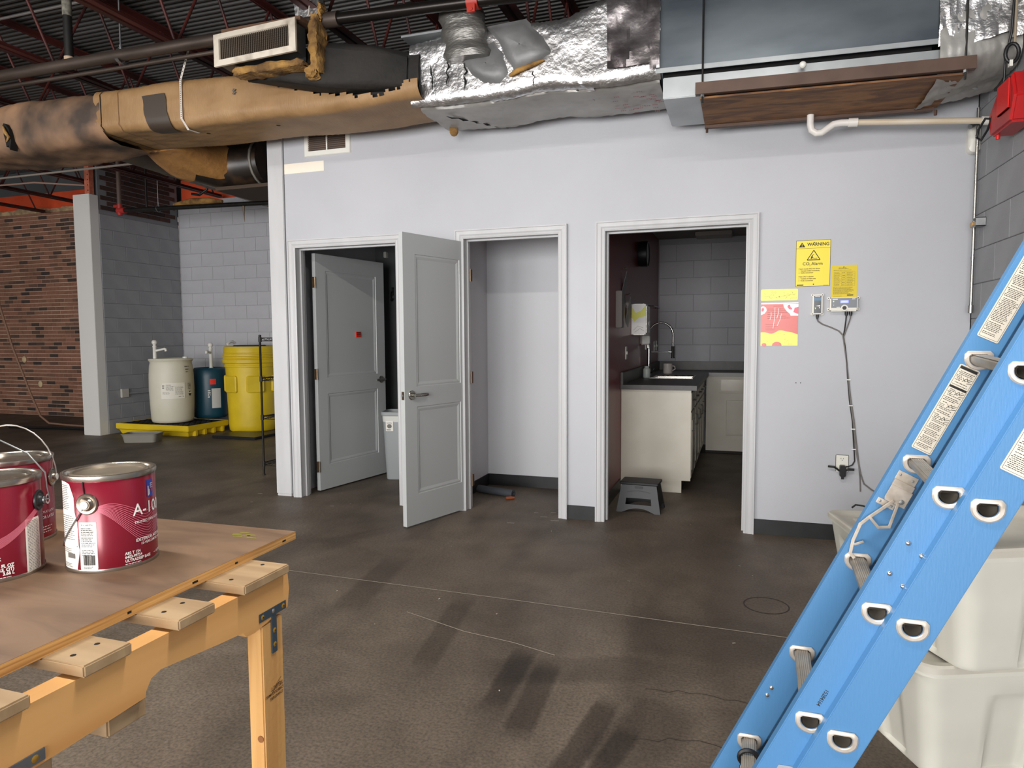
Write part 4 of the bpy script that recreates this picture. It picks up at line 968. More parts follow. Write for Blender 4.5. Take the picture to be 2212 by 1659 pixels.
def rail(o, t0, t1, n0, n1, w0, inward, name):
    """C section: flat web outside, two flanges turned inwards"""
    th = .0045; fl_ = .032*inward; i = th*inward
    prof = [(n0,0),(n1,0),(n1,fl_),(n1-th,fl_),(n1-th,i),(n0+th,i),(n0+th,fl_),(n0,fl_)]
    mb = MB(); mb.loft([[LP(o,t,a,w0+b) for a, b in prof] for t in (t0, t1)])
    o_ = mb.build(name, BLUE, ld, bevel=.0035, segs=2)
    # cut the D-shaped rung holes right through the web
    hx = (Vector((0,0,1)).cross(wv)).normalized(); hz = wv.cross(hx); hz = -hz if hz.z < 0 else hz
    cm = MB()
    for k in range(-1, 7):
        if t0+.06 < k*S_ < t1-.03: cm.loft([[LP(o,k*S_)+wv*(w0+e)+hx*a+hz*(b-.002) for a, b in dshape(.0198,.0107)] for e in (-.02,.02)])
    co = cm.build('cutter', None, ld)
    md = o_.modifiers.new('cut', 'BOOLEAN'); md.operation = 'DIFFERENCE'; md.object = co; md.solver = 'EXACT'
    dg = bpy.context.evaluated_depsgraph_get(); me = bpy.data.meshes.new_from_object(o_.evaluated_get(dg)); o_.modifiers.remove(md); old = o_.data; o_.data = me
    bpy.data.objects.remove(co); bpy.data.meshes.remove(old); me.name = name
    return o_
WB, WF = .395, .335                  # outside widths of the two sections
rail(A0, tA+.02, tTop, -.050, .046, 0, 1, 'base_rail'); rail(A0, tA-.01, tTop, -.050, .046, WB-.005, 1, 'base_rail')
fl0 = -.46
rail(B0, fl0, tTop+.1, -.038, .044, 0, 1, 'fly_rail'); rail(B0, fl0, tTop+.1, -.038, .044, WF-.005, 1, 'fly_rail')
def dring(o, t, wpos, out, nm='rung_collar'):
    """flanged collar round the rung end, standing proud towards out (+-1 along w)"""
    mb = MB(); rings = []
    # the D sits level: its flat side is the tread, so turn it into the horizontal
    hx = (Vector((0,0,1)).cross(wv)).normalized(); hz = wv.cross(hx)*1.0
    if hz.z < 0: hz = -hz
    for r, f, h in ((.0325,.0205,0),(.0325,.0205,.003),(.029,.0175,.0055),(.0225,.0125,.0055),(.0205,.011,.003),(.0205,.011,-.02)):
        rings.append([LP(o,t)+wv*(wpos+out*h)+hx*a+hz*(b-.002) for a, b in dshape(r, f)])
    mb.loft(rings, cap=False); return mb.build(nm, ALU, ld, smooth=.6)
def rung(o, t, w0, w1):
    hx = (Vector((0,0,1)).cross(wv)).normalized(); hz = wv.cross(hx)
    if hz.z < 0: hz = -hz
    mb = MB(); sh = dshape(.0195,.0105); sh2 = []
    for a, b in sh: sh2.append((a,b))
    # ribbed tread
    tread = []
    for k in range(13): tread.append((.0146-.0292*k/12, .0105+(.0012 if k % 2 else 0)))
    outline = [q for q in sh if q[1] < .0104]+tread
    mb.loft([[LP(o,t)+wv*w+hx*a+hz*(b-.002) for a, b in outline] for w in (w0, w1)], cap=False)
    inner = [(a*.86, b*.86) for a, b in sh]
    mb.loft([[LP(o,t)+wv*w+hx*a+hz*(b-.002) for a, b in inner] for w in (w0, w1)], cap=False)
    return mb.build('rung', ALUR, ld, smooth=.5)
ks = [k for k in range(-1, 7)]
for k in ks:
    t = k*S_
    if tA+.1 < t < tTop: 
        rung(A0, t, -.001, WB+.001); dring(A0, t, 0, -1); dring(A0, t, WB, 1)
    t = k*S_
    if fl0+.08 < t < tTop+.1:
        rung(B0, t, -.001, WF+.001); dring(B0, t, 0, -1); dring(B0, t, WF-.005, -1)
# dark hollow inside the rung tubes shows by itself; rubber feet
for w_ in (0, WB-.034):
    mb = MB(); p0 = LP(A0,tA+.02,0,w_)
    mb.box(p0.x-.055,p0.x+.06,p0.y-.004,p0.y+.038,.006,.022); mb.box(p0.x-.03,p0.x+.035,p0.y-.003,p0.y+.0,.022,.10); mb.box(p0.x-.03,p0.x+.035,p0.y+.034,p0.y+.037,.022,.10)
    f_ = mb.build('foot', ALU, ld, bevel=.002); MB().box(p0.x-.058,p0.x+.063,p0.y-.006,p0.y+.040,0,.007).build('foot_pad', BLACKP, f_)
for w_ in (0, WB): MB().sphere(LP(A0,tTop,-.02,min(w_,WB-.02)+.01), .022, 12).build('end_cap', BLACKP, ld, smooth=.9)
# rivets
def riv(o, t, n, w_, out):
    mb = MB(); c = LP(o,t,n,w_); mb.loft([[c+wv*out*h+dv*r*math.cos(2*PI*k/12)+nv*r*math.sin(2*PI*k/12) for k in range(12)] for r, h in ((.0062,0),(.0058,.002),(.004,.0036),(.0004,.0042))])
    return mb.build('rivet', RIVET, ld, smooth=.8)
for t in (.395,.475): riv(B0, t, .018, -.0002, -1); riv(B0, t-.012, -.018, -.0002, -1)
riv(B0, -.135, .02, WF-.0047, -1); riv(B0, -.160, .02, WF-.0047, -1)
# stickers with small print
def sticker(o, t0, t1, n0, n1, wpos, out, seed, icons=(), band=()):
    lift = out*.0006; ex = -nv*1.0; ey = dv
    org = LP(o,t0,n1,wpos)+wv*lift
    W_, H_ = n1-n0, t1-t0
    fn = lambda x, y, k=0.: org+ex*x+ey*y+wv*out*k
    mb = MB(); pts = rrect(W_,H_,.004,3,W_/2,H_/2); mb.prism(pts, lambda a, b, d: fn(a,b,d), 0, .0004)
    st_ = mb.build('sticker', M('sticker_cream', srgb(216,208,192), .55), ld)
    p = Print(lambda x, y: fn(x,y,.0007)); b_ = .0032
    for (x,y,w2,h2) in ((b_,b_,W_-2*b_,.0007),(b_,H_-b_,W_-2*b_,.0007),(b_,b_,.0007,H_-2*b_),(W_-b_,b_,.0007,H_-2*b_)): p.rect(x,y,w2,h2)
    for (y0,y1) in band: p.rect(b_+.001,y0*H_,W_-2*b_-.002,(y1-y0)*H_)
    y = H_-.009; r = random.Random(seed); 
    while y > .008:
        if not any(a*H_-.003 < y < b*H_+.002 for a, b in band):
            ic = [i for i in icons if abs(y-i*H_) < .009]
            x0 = b_+.003+(.003 if r.random() < .5 else 0); w2 = W_-2*b_-.006
            if ic: w2 *= .38
            p.para(x0, y, w2*(.8+.2*r.random()), 1, .0034, .0015, r.randint(0,999), .12)
        y -= .0040 if r.random() < .8 else .0065
    for i in icons:
        cx, cy = W_*.68, i*H_
        p.line([(cx-.010,cy-.006),(cx-.002,cy+.006),(cx+.003,cy-.002),(cx+.011,cy+.005)],.0013).line([(cx-.012,cy+.004),(cx-.004,cy-.004),(cx+.006,cy+.007)],.0010).line([(cx+.002,cy-.007),(cx+.012,cy-.003)],.0012)
    p.build('print', INK, st_); return st_
sticker(B0, .640, .885, -.020, .030, WF-.0050, -1, 3, icons=(.40,.55,.70,.86), band=((.955,.985),(.74,.765)))
sticker(B0, .965, 1.26, -.020, .032, WF-.0050, -1, 8)
sticker(A0, .695, 1.02, -.034, .022, 0, -1, 12, icons=(.32,))
p = Print(lambda x, y: LP(B0,.085,.006,-.0008)-dv*x-nv*y); p.text(.0,.0,'15284164',.0125,'LEFT',.0001,.9); p.build('lettering', INK, ld)
# rung lock on the far fly rail
rl = thing; c0 = LP(B0,.44,0,WF-.006)
def lk(a, b): return LP(B0, b, a, WF-.006)
mb = MB(); PLATE = M('plated_steel', srgb(214,204,190), .38, .55, col2=srgb(184,172,158), vscale=30)
def plate(pts, w0, w1, nm, mat=PLATE, par=None):
    mb = MB(); n = len(pts); mb.loft([[lk(a,b)-wv*w_ for a, b in pts] for w_ in (w0, w1)]); return mb.build(nm, mat, par or ld, bevel=.0008)
lo_ = plate([(-.026,.545),(.026,.545),(.026,.572),(-.026,.572)], .001,.004,'rung_lock')
plate([(-.026,.530),(.026,.530),(.026,.548),(-.026,.548)], .003,.014,'lock_step',PLATE,lo_)
plate([(-.028,.487),(.024,.487),(.027,.495),(.027,.532),(-.028,.532)], .012,.018,'lock_body',PLATE,lo_)
plate([(-.010,.468),(.036,.468),(.036,.484),(-.010,.484)], .001,.004,'lock_base',PLATE,lo_)
for a, b in ((-.016,.560),(.018,.562),(.028,.476),(-.002,.476)):
    mb = MB(); c_ = lk(a,b)-wv*.004; mb.loft([[c_-wv*h+dv*r*math.cos(2*PI*k/10)+nv*r*math.sin(2*PI*k/10) for k in range(10)] for r, h in ((.0035,0),(.003,.0015),(.0003,.0018))]); mb.build('lock_rivet', ZINC, lo_, smooth=.8)
mb = MB(); c_ = lk(-.014,.500)-wv*.018; mb.loft([[c_-wv*h+dv*r*math.cos(2*PI*k/12)+nv*r*math.sin(2*PI*k/12) for k in range(12)] for r, h in ((.007,0),(.006,.003),(.0003,.004))]); mb.build('lock_rivet', ZINC, lo_, smooth=.8)
def strap2(pts, wd, par, w0=.022):
    mb = MB(); q = [lk(a,b)-wv*w0 for a, b in pts]
    for a, b in zip(q[:-1], q[1:]):
        t = (b-a).normalized(); mb.obox((a+b)/2, t, wv, t.cross(wv), (b-a).length/2+wd*.45, .0022, wd/2)
    return mb.build('lock_hook', PLATE, par, bevel=.0008)
strap2([(.006,.492),(.036,.425),(.045,.400),(.040,.352),(.030,.318),(.018,.312)], .008, lo_)
strap2([(-.008,.490),(-.018,.428),(.004,.414),(.034,.428)], .007, lo_, .0224)
strap2([(.031,.345),(.018,.360)], .006, lo_, .0218)
# lowest fly rung bracket, metal plate on the near fly rail
plate2 = MB(); q = [LP(B0,-.115+b,a,-.0005) for a, b in ((-.036,-.17),(.004,-.17),(.008,-.02),(-.032,0))]
plate2.loft([q, [p_-wv*.003 for p_ in q]]); pz = plate2.build('guide_plate', M('zinc_plate', srgb(170,176,182), .45, .5), ld, bevel=.0008)
riv(B0,-.145,-.016,-.0035,-1)
mb = MB(); hx = (Vector((0,0,1)).cross(wv)).normalized()
cc = LP(B0,-S_) + wv*(WF-.085)
mb.tube([cc+Vector((.026*math.cos(2*PI*k/16),0,.022*math.sin(2*PI*k/16)-.002)) for k in range(16)], .006, 6, closed=True); mb.build('rung_strap', BLACKP, ld, smooth=.8)

# ================================================================ STORAGE TOTES
TOTE = M('pale_grey_plastic', srgb(216,214,202), .45, col2=srgb(206,204,192), vscale=3)
TLID = M('tote_lid', srgb(202,198,186), .5, col2=srgb(186,180,168), vscale=4)
def tote(label, x, y, z, rz, h=.355):
    t = thing('storage_tote', label, 'storage tote', (x,y,z), rz, 'pale plastic storage totes'); local(t)
    L0, W0, L1, W1 = .47, .33, .565, .415; mb = MB(); n = 26
    def ringt(f, zz, grow=0., ribs=0.):
        w_, d_ = L0+(L1-L0)*f+grow, W0+(W1-W0)*f+grow; pts = rrect(w_, d_, .055, 6); out = []
        # densify long sides and press in the vertical flutes
        dens = []
        for i in range(len(pts)):
            a, b = pts[i], pts[(i+1) % len(pts)]; l = math.hypot(b[0]-a[0], b[1]-a[1]); m_ = max(1, int(l/.02))
            for k in range(m_): dens.append((a[0]+(b[0]-a[0])*k/m_, a[1]+(b[1]-a[1])*k/m_))
        return dens
    N0 = ringt(0,0); 
    def place(f, zz, grow, rib):
        base_ = ringt(1,0); out = []
        sx, sy = (L0+(L1-L0)*f+grow)/L1, (W0+(W1-W0)*f+grow)/W1
        for a, b in base_:
            px, py = a*sx, b*sy; k = 0.
            if abs(b) > W1/2-.004 and rib: k = .016*max(0, min(1, (math.cos(px*2*PI/.30)-.1)*3)) ; py -= math.copysign(k*rib, py)
            if abs(a) > L1/2-.004 and rib: k = .014*max(0, min(1, (math.cos(py*2*PI/.26)-.1)*3)); px -= math.copysign(k*rib, px)
            out.append((px,py,zz))
        return out
    rings = [place(-.06,.0,0,0), place(-.01,.004,0,.2), place(0,.014,0,1), place(.5,h*.45,0,1), place(.72,h*.66,0,1), place(.80,h*.74,0,.3), place(.83,h*.77,0,0), place(1,h-.02,0,0), place(1,h-.02,.026,0), place(1,h,.026,0)]
    mb.loft(rings); mb.build('body', TOTE, t, smooth=.6)
    lid = MB(); lid.loft([place(1,h-.006,.034,0), place(1,h+.012,.034,0), place(1,h+.018,.022,0), place(1,h+.018,-.02,0), place(1,h+.010,-.05,0), place(1,h+.010,-.30,0)])
    lo = lid.build('lid', TLID, t, smooth=.6)
    for sg in (-1, 1):
        hd = MB(); hd.loft([[(sg*.185+a*f, b*f, h+.010+k) for a, b in rrect(.05,.15,.024,5)] for f, k in ((1,0),(.9,.007),(.5,.008),(.02,.008))], cap=False)
        hd.build('lid_boss', TLID, lo, smooth=.8)
    return t
tote('pale plastic tote at the bottom of the stack behind the ladder', -.125, -2.30, 0, math.radians(23))
tote('pale plastic tote on top of the stack behind the ladder', -.075, -2.375, .3735, math.radians(25))
tote('single pale plastic tote against the wall below the outlet', -.03, -.80, 0, math.radians(12), .33)
# ================================================================ DRUM CORNER
DRW = M('milky_drum', srgb(214,210,192), .5, col2=srgb(204,199,180), vscale=2)
DRB = M('teal_drum', srgb(20,66,84), .4); YEL = M('yellow_poly', srgb(222,192,34), .45, col2=srgb(206,176,28), vscale=3)
sp = thing('spill_pallet', 'yellow low spill pallet with black grating', 'spill pallet', (-8.5,2.88,0))
x0, x1, y0, y1 = -9.17, -7.89, 2.50, 3.27
mb = MB().loft([[(x0+.05,y0+.05,0),(x1-.05,y0+.05,0),(x1-.05,y1-.05,0),(x0+.05,y1-.05,0)],[(x0+.03,y0+.03,.06),(x1-.03,y0+.03,.06),(x1-.03,y1-.03,.06),(x0+.03,y1-.03,.06)],
 [(x0,y0,.075),(x1,y0,.075),(x1,y1,.075),(x0,y1,.075)],[(x0,y0,.15),(x1,y0,.15),(x1,y1,.15),(x0,y1,.15)],[(x0+.03,y0+.03,.15),(x1-.03,y0+.03,.15),(x1-.03,y1-.03,.15),(x0+.03,y1-.03,.15)],[(x0+.03,y0+.03,.12),(x1-.03,y0+.03,.12),(x1-.03,y1-.03,.12),(x0+.03,y1-.03,.12)]])
for k in range(4): mb.box(x1-.06,x1+.004,y0+.12+k*.17,y0+.17+k*.17,.0,.075)
mb.build('sump', YEL, sp, bevel=.006)
gr = None
for k in range(14):
    xx = x0+.06+k*(x1-x0-.12)/13
    b_ = MB().box(xx-.008,xx+.008,y0+.035,y1-.035,.12,.149); b_.build('grate_bar', BLACKP, sp)
for k in range(7):
    yy = y0+.06+k*(y1-y0-.12)/6; MB().box(x0+.035,x1-.035,yy-.007,yy+.007,.122,.1495).build('grate_bar', BLACKP, sp)
def pump(t, x, y, z, ang, h=.22):
    mb = MB().lathe([(.036,0),(.036,.012),(.026,.016),(.024,h-.05),(.028,h-.045),(.028,h-.03),(.020,h-.025),(.020,h-.01),(.030,h),(.036,h+.018),(.034,h+.035),(.022,h+.05),(.0,h+.054)], (x,y,z), 20)
    pu = mb.build('pump', WHITEP, t, smooth=.8); dx, dy = math.cos(ang), math.sin(ang)
    MB().tube([(x,y,z+h-.10),(x+dx*.07,y+dy*.07,z+h-.085),(x+dx*.14,y+dy*.14,z+h-.07),(x+dx*.155,y+dy*.155,z+h-.075),(x+dx*.16,y+dy*.16,z+h-.105)], [.018,.016,.016,.018,.017], 12).build('spout', WHITEP, pu, smooth=.9)
wd = thing('plastic_drum', 'milky white plastic drum with hand pump and chemical label', 'drum', (-8.50,2.86,.15))
cx, cy = -8.50, 2.86
MB().lathe([(0,.155),(.235,.155),(.262,.165),(.275,.20),(.285,.40),(.292,.62),(.288,.82),(.278,.95),(.268,1.0),(.280,1.02),(.290,1.035),(.285,1.05),(.262,1.055),(.255,1.04),(0,1.042)], (cx,cy,0), 48).build('body', DRW, wd, smooth=.9)
pump(wd, cx-.13, cy-.15, 1.04, .30)
MB().cyl((cx+.16,cy+.10,1.04),(cx+.16,cy+.10,1.075),.035,16).build('bung', WHITEP, wd, smooth=.8)
va = math.atan2(-4.808-cy, -.831-cx)
def dr_fn(cx, cy, r, a0, off=.003): return lambda x, y: Vector((cx+(r+off)*math.cos(a0+x/r), cy+(r+off)*math.sin(a0+x/r), y))
def dlabel(t, fn, x0_, x1_, z0, z1, mat, nm='label'):
    mb = MB(); nx = 8
    for y in (z0, z1):
        for k in range(nx+1): mb.v.append(fn(x0_+(x1_-x0_)*k/nx, y))
    for k in range(nx): mb.f.append([k,k+1,k+nx+2,k+nx+1])
    return mb.build(nm, mat, t, smooth=1., fix=False)
fn = dr_fn(cx, cy, .292, va); lb = dlabel(wd, fn, -.14, .17, .50, .72, M('drum_label', srgb(226,222,208), .55))
p = Print(dr_fn(cx, cy, .292, va, .0045)); p.rect(-.13,.705,.29,.008).text(-.075,.685,'SODIUM',.016,'LEFT',.0004).para(-.075,.67,.11,5,.013,.005,4).para(.04,.66,.11,9,.013,.004,9).rect(-.125,.675,.03,.012).rect(-.123,.645,.026,.014).para(-.12,.59,.1,3,.013,.004,6).rect(.08,.525,.07,.008); p.build('print', INKG, lb)
p = Print(dr_fn(cx, cy, .292, va, .0045)); p.poly([(.215,.565),(.25,.52),(.285,.565),(.25,.61)]); p.build('hazard_diamond', PAPERW, wd)
p = Print(dr_fn(cx, cy, .292, va, .006)); p.poly([(.219,.562),(.25,.522),(.281,.562)]).poly([(.235,.585),(.25,.603),(.262,.59),(.25,.575)]).para(.215,.70,.06,5,.018,.007,3); p.build('print', INK, wd)
p = Print(dr_fn(cx, cy, .290, va, .004)); p.para(.175,.935,.07,1,.03,.016,1,.05).para(.185,.895,.07,1,.03,.016,2,.05).para(.19,.86,.05,1,.03,.014,3,.05); p.build('print', INKG, wd)
bd = thing('plastic_drum', 'smaller teal plastic drum with red and white labels', 'drum', (-8.22,3.40,.15)); cx, cy = -8.36, 3.44
bd.location = (cx,cy,.15); MW[bd] = Matrix.Translation((cx,cy,.15))
MB().lathe([(0,.155),(.20,.155),(.228,.17),(.238,.22),(.242,.5),(.242,.78),(.232,.86),(.21,.895),(.20,.90),(.19,.885),(0,.885)], (cx,cy,0), 40).build('body', DRB, bd, smooth=.9)
pump(bd, cx+.09, cy-.06, .885, -1.2, .33)
va2 = math.atan2(-4.808-cy, -.831-cx); fn = dr_fn(cx, cy, .242, va2)
dlabel(bd, fn, .0,.085,.66,.74,M('red_label', srgb(222,48,34), .5)); lb = dlabel(bd, fn, .02,.15,.31,.60,M('grey_label', srgb(196,198,196), .5))
p = Print(dr_fn(cx, cy, .242, va2, .0045)); p.para(-.03,.56,.04,4,.03,.014,3); p.build('print', WINK, bd)
yd = thing('overpack_drum', 'large yellow overpack salvage drum with screw lid', 'drum', (-7.55,3.40,0)); cx, cy = -7.56, 3.40
MB().lathe([(0,0),(.300,0),(.322,.02),(.330,.10),(.345,.55),(.352,.80)], (cx,cy,0), 48).build('body', YEL, yd, smooth=.9)
MB().lathe([(.352,.80),(.357,.92),(.37,.925),(.372,.945),(.365,.955),(.368,.975),(.378,.98),(.392,.985),(.395,1.03),(.385,1.04),(.380,1.055),(.392,1.06),(.392,1.075),(.378,1.085),(.378,1.10),(.388,1.105),(.386,1.12),(.374,1.13),(.374,1.20),(.366,1.215),(.34,1.218),(.32,1.205),(0,1.21)], (cx,cy,0), 48).build('screw_lid', YEL, yd, smooth=.6)
va3 = math.atan2(-4.808-cy, -.831-cx)
for k in range(6):
    a = va3+.12+k*PI/3; n_ = Vector((math.cos(a), math.sin(a), 0)); e_ = Vector((-math.sin(a), math.cos(a), 0)); mb = MB(); secs = []
    for (f, dpt) in ((1.,.33),(1.,.372),(.9,.384)): secs.append([Vector((cx,cy,.685))+n_*(dpt-.06*(abs(q[0])/.13)**2*.35)+e_*q[0]*f+Vector((0,0,1))*q[1]*f for q in rrect(.24,.24,.03,4)])
    mb.loft(secs); mb.build('lug_panel', YEL, yd, smooth=.6)
tag(MB().loft([[(cx-.05+a,cy+.03+b,1.212+.0) for a, b in rrect(.42,.30,.05,3)],[(cx-.05+a*.9,cy+.03+b*.9,1.235) for a, b in rrect(.42,.30,.05,3)]]).build('folded_cloth', M('blue_cloth', srgb(40,66,128), .9), None, smooth=.9), 'folded blue cloth lying on the yellow drum lid', 'cloth')
tag(MB().tube([(cx-.28,cy-.16,1.245),(cx-.28,cy-.12,1.275),(cx-.28,cy-.05,1.285),(cx-.28,cy,1.26)], .020, 10).build('pipe_fitting', WHITEP, None, smooth=.9), 'small white plastic fitting on the yellow drum lid', 'fitting')
tag(MB().box(-7.55,-6.85,2.55,3.0,0,.035).build('rubber_mat', BLACKP, None, bevel=.008), 'flat black rubber pad in front of the yellow drum', 'mat')
tr_ = thing('plastic_tray', 'grey shallow plastic tray on the floor by the pallet', 'tray', (-8.2,2.05,0), math.radians(22)); local(tr_)
mb = MB(); o_ = [(.9,0),(1,.10),(1.06,.105),(1.06,.112),(.98,.112),(.88,.008)]
mb.loft([[(a*f, b*f, z) for a, b in rrect(.44,.26,.05,5)] for f, z in o_]); mb.build('tray', M('grey_tray', srgb(126,122,112), .6), tr_, smooth=.7)
# wall box on the stub wall
bx = tag(MB().box(-9.195,-9.16,2.62,2.74,.50,.62).build('junction_box', M('pale_box', srgb(182,178,170), .5), None, bevel=.004), 'pale junction box low on the dark stub wall', 'junction box')
MB().cyl((-9.18,2.74,.55),(-9.18,3.5,.535),.012,8).build('conduit', MATS['block_paint_grey'], bx)
# wire shelving
ws = thing('wire_shelf', 'black wire shelving unit beside the partition end post', 'shelf', (-4.95,1.1,0))
for (x, y) in ((-5.225,.68),(-4.62,.68),(-5.225,1.12),(-4.62,1.12)):
    MB().lathe([(.013,0),(.013,.012),(.0105,.014),(.0105,1.345),(.013,1.35),(.013,1.36),(0,1.365)], (x,y,0), 12).build('post', BLACKM, ws, smooth=.7)
for z in (.096,.55,.923,1.305):
    mb = MB()
    for (a, b) in (((-5.225,.68),(-4.62,.68)),((-5.225,1.12),(-4.62,1.12)),((-5.225,.68),(-5.225,1.12)),((-4.62,.68),(-4.62,1.12))):
        mb.cyl((a[0],a[1],z),(b[0],b[1],z),.004,6); mb.cyl((a[0],a[1],z+.028),(b[0],b[1],z+.028),.004,6)
        L = math.hypot(b[0]-a[0],b[1]-a[1]); n = int(L/.04)
        mb.tube([(a[0]+(b[0]-a[0])*i/n, a[1]+(b[1]-a[1])*i/n, z+(.028 if i % 2 else 0)) for i in range(n+1)], .0025, 5)
    for i in range(14): y = .70+i*.03; mb.cyl((-5.225,y,z+.03),(-4.62,y,z+.03),.0022,5)
    for (x, y) in ((-5.225,.68),(-4.62,.68),(-5.225,1.12),(-4.62,1.12)): mb.lathe([(.0108,-.012),(.016,-.010),(.0145,.040),(.0108,.040)], (x,y,z), 10)
    mb.build('wire_deck', BLACKM, ws)
# hose hanging by the brick wall, sprinkler branch over the corner
hs = [( -12.62,3.35,3.0),(-12.35,3.2,2.3),(-12.2,3.1,1.9),(-11.95,3.1,1.2),(-11.6,3.1,.45),(-11.35,3.05,.12),(-11.1,3.0,.02),(-10.7,2.95,.015),(-10.2,2.9,.015),(-9.8,2.9,.015)]
tag(MB().tube([Vector(p_) for p_ in hs], .016, 8).build('hose', M('brown_hose', srgb(146,112,92), .6), None, smooth=.9), 'thin hose hanging down in front of the brick wall', 'hose')
tag(MB().tube([(-11.3,2.52,.018),(-10.7,2.58,.018),(-10.25,2.62,.02),(-9.6,2.66,.018)], .018, 8).build('rubber_strap', BLACKP, None, smooth=.9), 'black cable lying on the floor by the pillar', 'cable')
for (x, z, lb_) in [(-12.86,.98,'upper'),(-12.5,.55,'lower')]:
    tag(MB().sphere((x,3.94,z), .05, 10, (1,.5,1.2)).build('foam_blob', M('foam', srgb(214,190,150), .9), None, smooth=.9), 'cream foam blob stuck on the brick wall, %s one' % lb_, 'foam blob')
bpz = thing('sprinkler_pipe', 'black sprinkler pipe with red fittings along the drum corner', 'pipe', (-8,2.6,3.08))
MB().cyl((-8.95,2.6,3.103),(-4.56,2.6,3.005),.030,16).build('pipe', BLACKM, bpz, smooth=.9)
REDF = M('red_fitting', srgb(168,46,40), .5)
MB().cyl((-9.06,2.6,3.105),(-8.93,2.6,3.103),.042,14).cyl((-9.03,2.6,3.04),(-9.03,2.6,3.19),.034,14).build('tee', REDF, bpz, smooth=.8)
MB().cyl((-9.12,2.6,3.17),(-9.03,2.6,3.17),.024,12).build('elbow', REDF, bpz, smooth=.8)
MB().cyl((-9.03,2.6,3.19),(-9.03,2.6,4.15),.030,12).build('riser', M('brown_riser', srgb(92,74,66), .6), bpz, smooth=.9)
MB().cyl((-8.55,2.6,3.1),(-8.55,2.6,3.65),.016,10).build('riser', BLACKM, bpz, smooth=.9)
MB().cyl((-8.35,2.6,3.09),(-8.35,2.6,3.47),.004,6).tube([(-8.35,2.6+.04*math.sin(a),3.09+.045*math.cos(a)) for a in [2*PI*k/12 for k in range(12)]], .005, 6, closed=True).build('hanger', ZINC, bpz)
tag(MB().tube([(-6.95,2.6,3.04),(-6.95,2.6,2.93),(-6.94,2.6,2.83)], [.018,.010,.002], 6).build('tape_strip', M('tape_tan', srgb(128,110,88), .7), bpz), None)
tag(MB().tube([(-8.1,2.62,3.13),(-7.8,2.62,3.15),(-7.5,2.62,3.14),(-7.3,2.62,3.12)], [.02,.045,.04,.02], 9).build('pipe_insulation', WOOL, None, smooth=1.2), 'scrap of tan insulation on the pipes over the drum corner', 'insulation')
tag(MB().tube([(-7.20,2.2,3.465),(-7.14,2.2,3.30),(-7.16,2.2,3.18),(-7.28,2.2,3.12),(-7.40,2.2,3.14)], .016, 8).build('cable_loop', BLACKP, None, smooth=.9), 'black cable loop hanging at the round pipe', 'cable')
# ================================================================ THINGS ON THE PARTITION
def sheet_on_wall(name, label, cat, x0, x1, z0, z1, mat, th=.002, r=.0, y=0.):
    t = thing(name, label, cat, (x0, y, z0)); W_, H_ = x1-x0, z1-z0
    pts = rrect(W_,H_,r,4,W_/2,H_/2) if r else [(0,0),(W_,0),(W_,H_),(0,H_)]
    MB().prism(pts, lambda a, b, d: Vector((x0+a, y-d, z0+b)), .0003, th).build('sheet', mat, t)
    return t, (lambda k=.0006: frame((x0,y-th,z0), (1,0,0), (0,0,1), k)), W_, H_
YSIGN = M('sign_yellow', srgb(236,212,40), .4); YPAP = M('paper_yellow', srgb(214,190,40), .55)
t, F_, W_, H_ = sheet_on_wall('warning_sign', 'yellow warning sign reading CO2 Alarm', 'sign', -.507, -.304, 1.642, 1.935, YSIGN)
p = Print(F_()); b_ = .002
for q in ((0,0,W_,b_),(0,H_-b_,W_,b_),(0,0,b_,H_),(W_-b_,0,b_,H_),(0,H_-.052,W_,.0016)): p.rect(*q)
p.poly([(.016,H_-.043),(.054,H_-.043),(.035,H_-.012)]).text(.066,H_-.036,'WARNING',.0285,'LEFT',.0006,.93)
p.line([(.067,H_-.125),(.143,H_-.125),(.105,H_-.064),(.067,H_-.125),(.10,H_-.125)],.0045)
p.poly([(.086,H_-.117),(.097,H_-.117),(.100,H_-.097),(.094,H_-.097)]).line([(.097,H_-.099),(.101,H_-.092),(.106,H_-.091)],.003).line([(.098,H_-.110),(.108,H_-.116),(.126,H_-.115)],.003)
p.text(.040,H_-.158,'CO',.027,'LEFT',.0003).text(.080,H_-.163,'2',.014,'LEFT',.0002).text(.092,H_-.158,'Alarm',.027,'LEFT',.0003)
for i, s in enumerate(('If alarm sounds AND light flashes:','1   Evacuate building immediately','2   Notify management','','If light ONLY is flashing:','1   Ventilate and leave area','2   Notify management')):
    if s: p.text(.018,H_-.184-i*.0125,s,.0105,'LEFT',.0002,.88)
p.rect(.008,.006,.040,.007).rect(.165,.005,.030,.0022)
p.mb.lathe([(0,0),(.0035,0)], tuple(F_()(.107,H_-.016)), 10, 'y').lathe([(0,0),(.0035,0)], tuple(F_()(.107,.013)), 10, 'y')
p.build('lettering', INK, t)
p = Print(F_(.0012)); p.rect(.0335,H_-.034,.003,.013).rect(.0335,H_-.040,.003,.003); p.build('lettering', YSIGN, t)
t, F_, W_, H_ = sheet_on_wall('instruction_sheet', 'yellow instruction sheet of small print above the controller', 'sheet', -.295, -.147, 1.566, 1.770, YPAP)
p = Print(F_()); p.para(.04,H_-.018,.06,2,.006,.002,2).para(.012,H_-.033,.11,1,.005,.002,3)
for k in range(7): p.rect(.014,H_-.041-k*.0150,.12,.0006)
for x in (.014,.058,.082,.134): p.rect(x,H_-.131,.0006,.09)
for k in range(6): p.para(.017,H_-.047-k*.015,.037,2,.005,.0016,k,.3); p.para(.062,H_-.050-k*.015,.016,1,.005,.003,k+30,.2); p.para(.088,H_-.047-k*.015,.040,2,.005,.0016,k+60,.3)
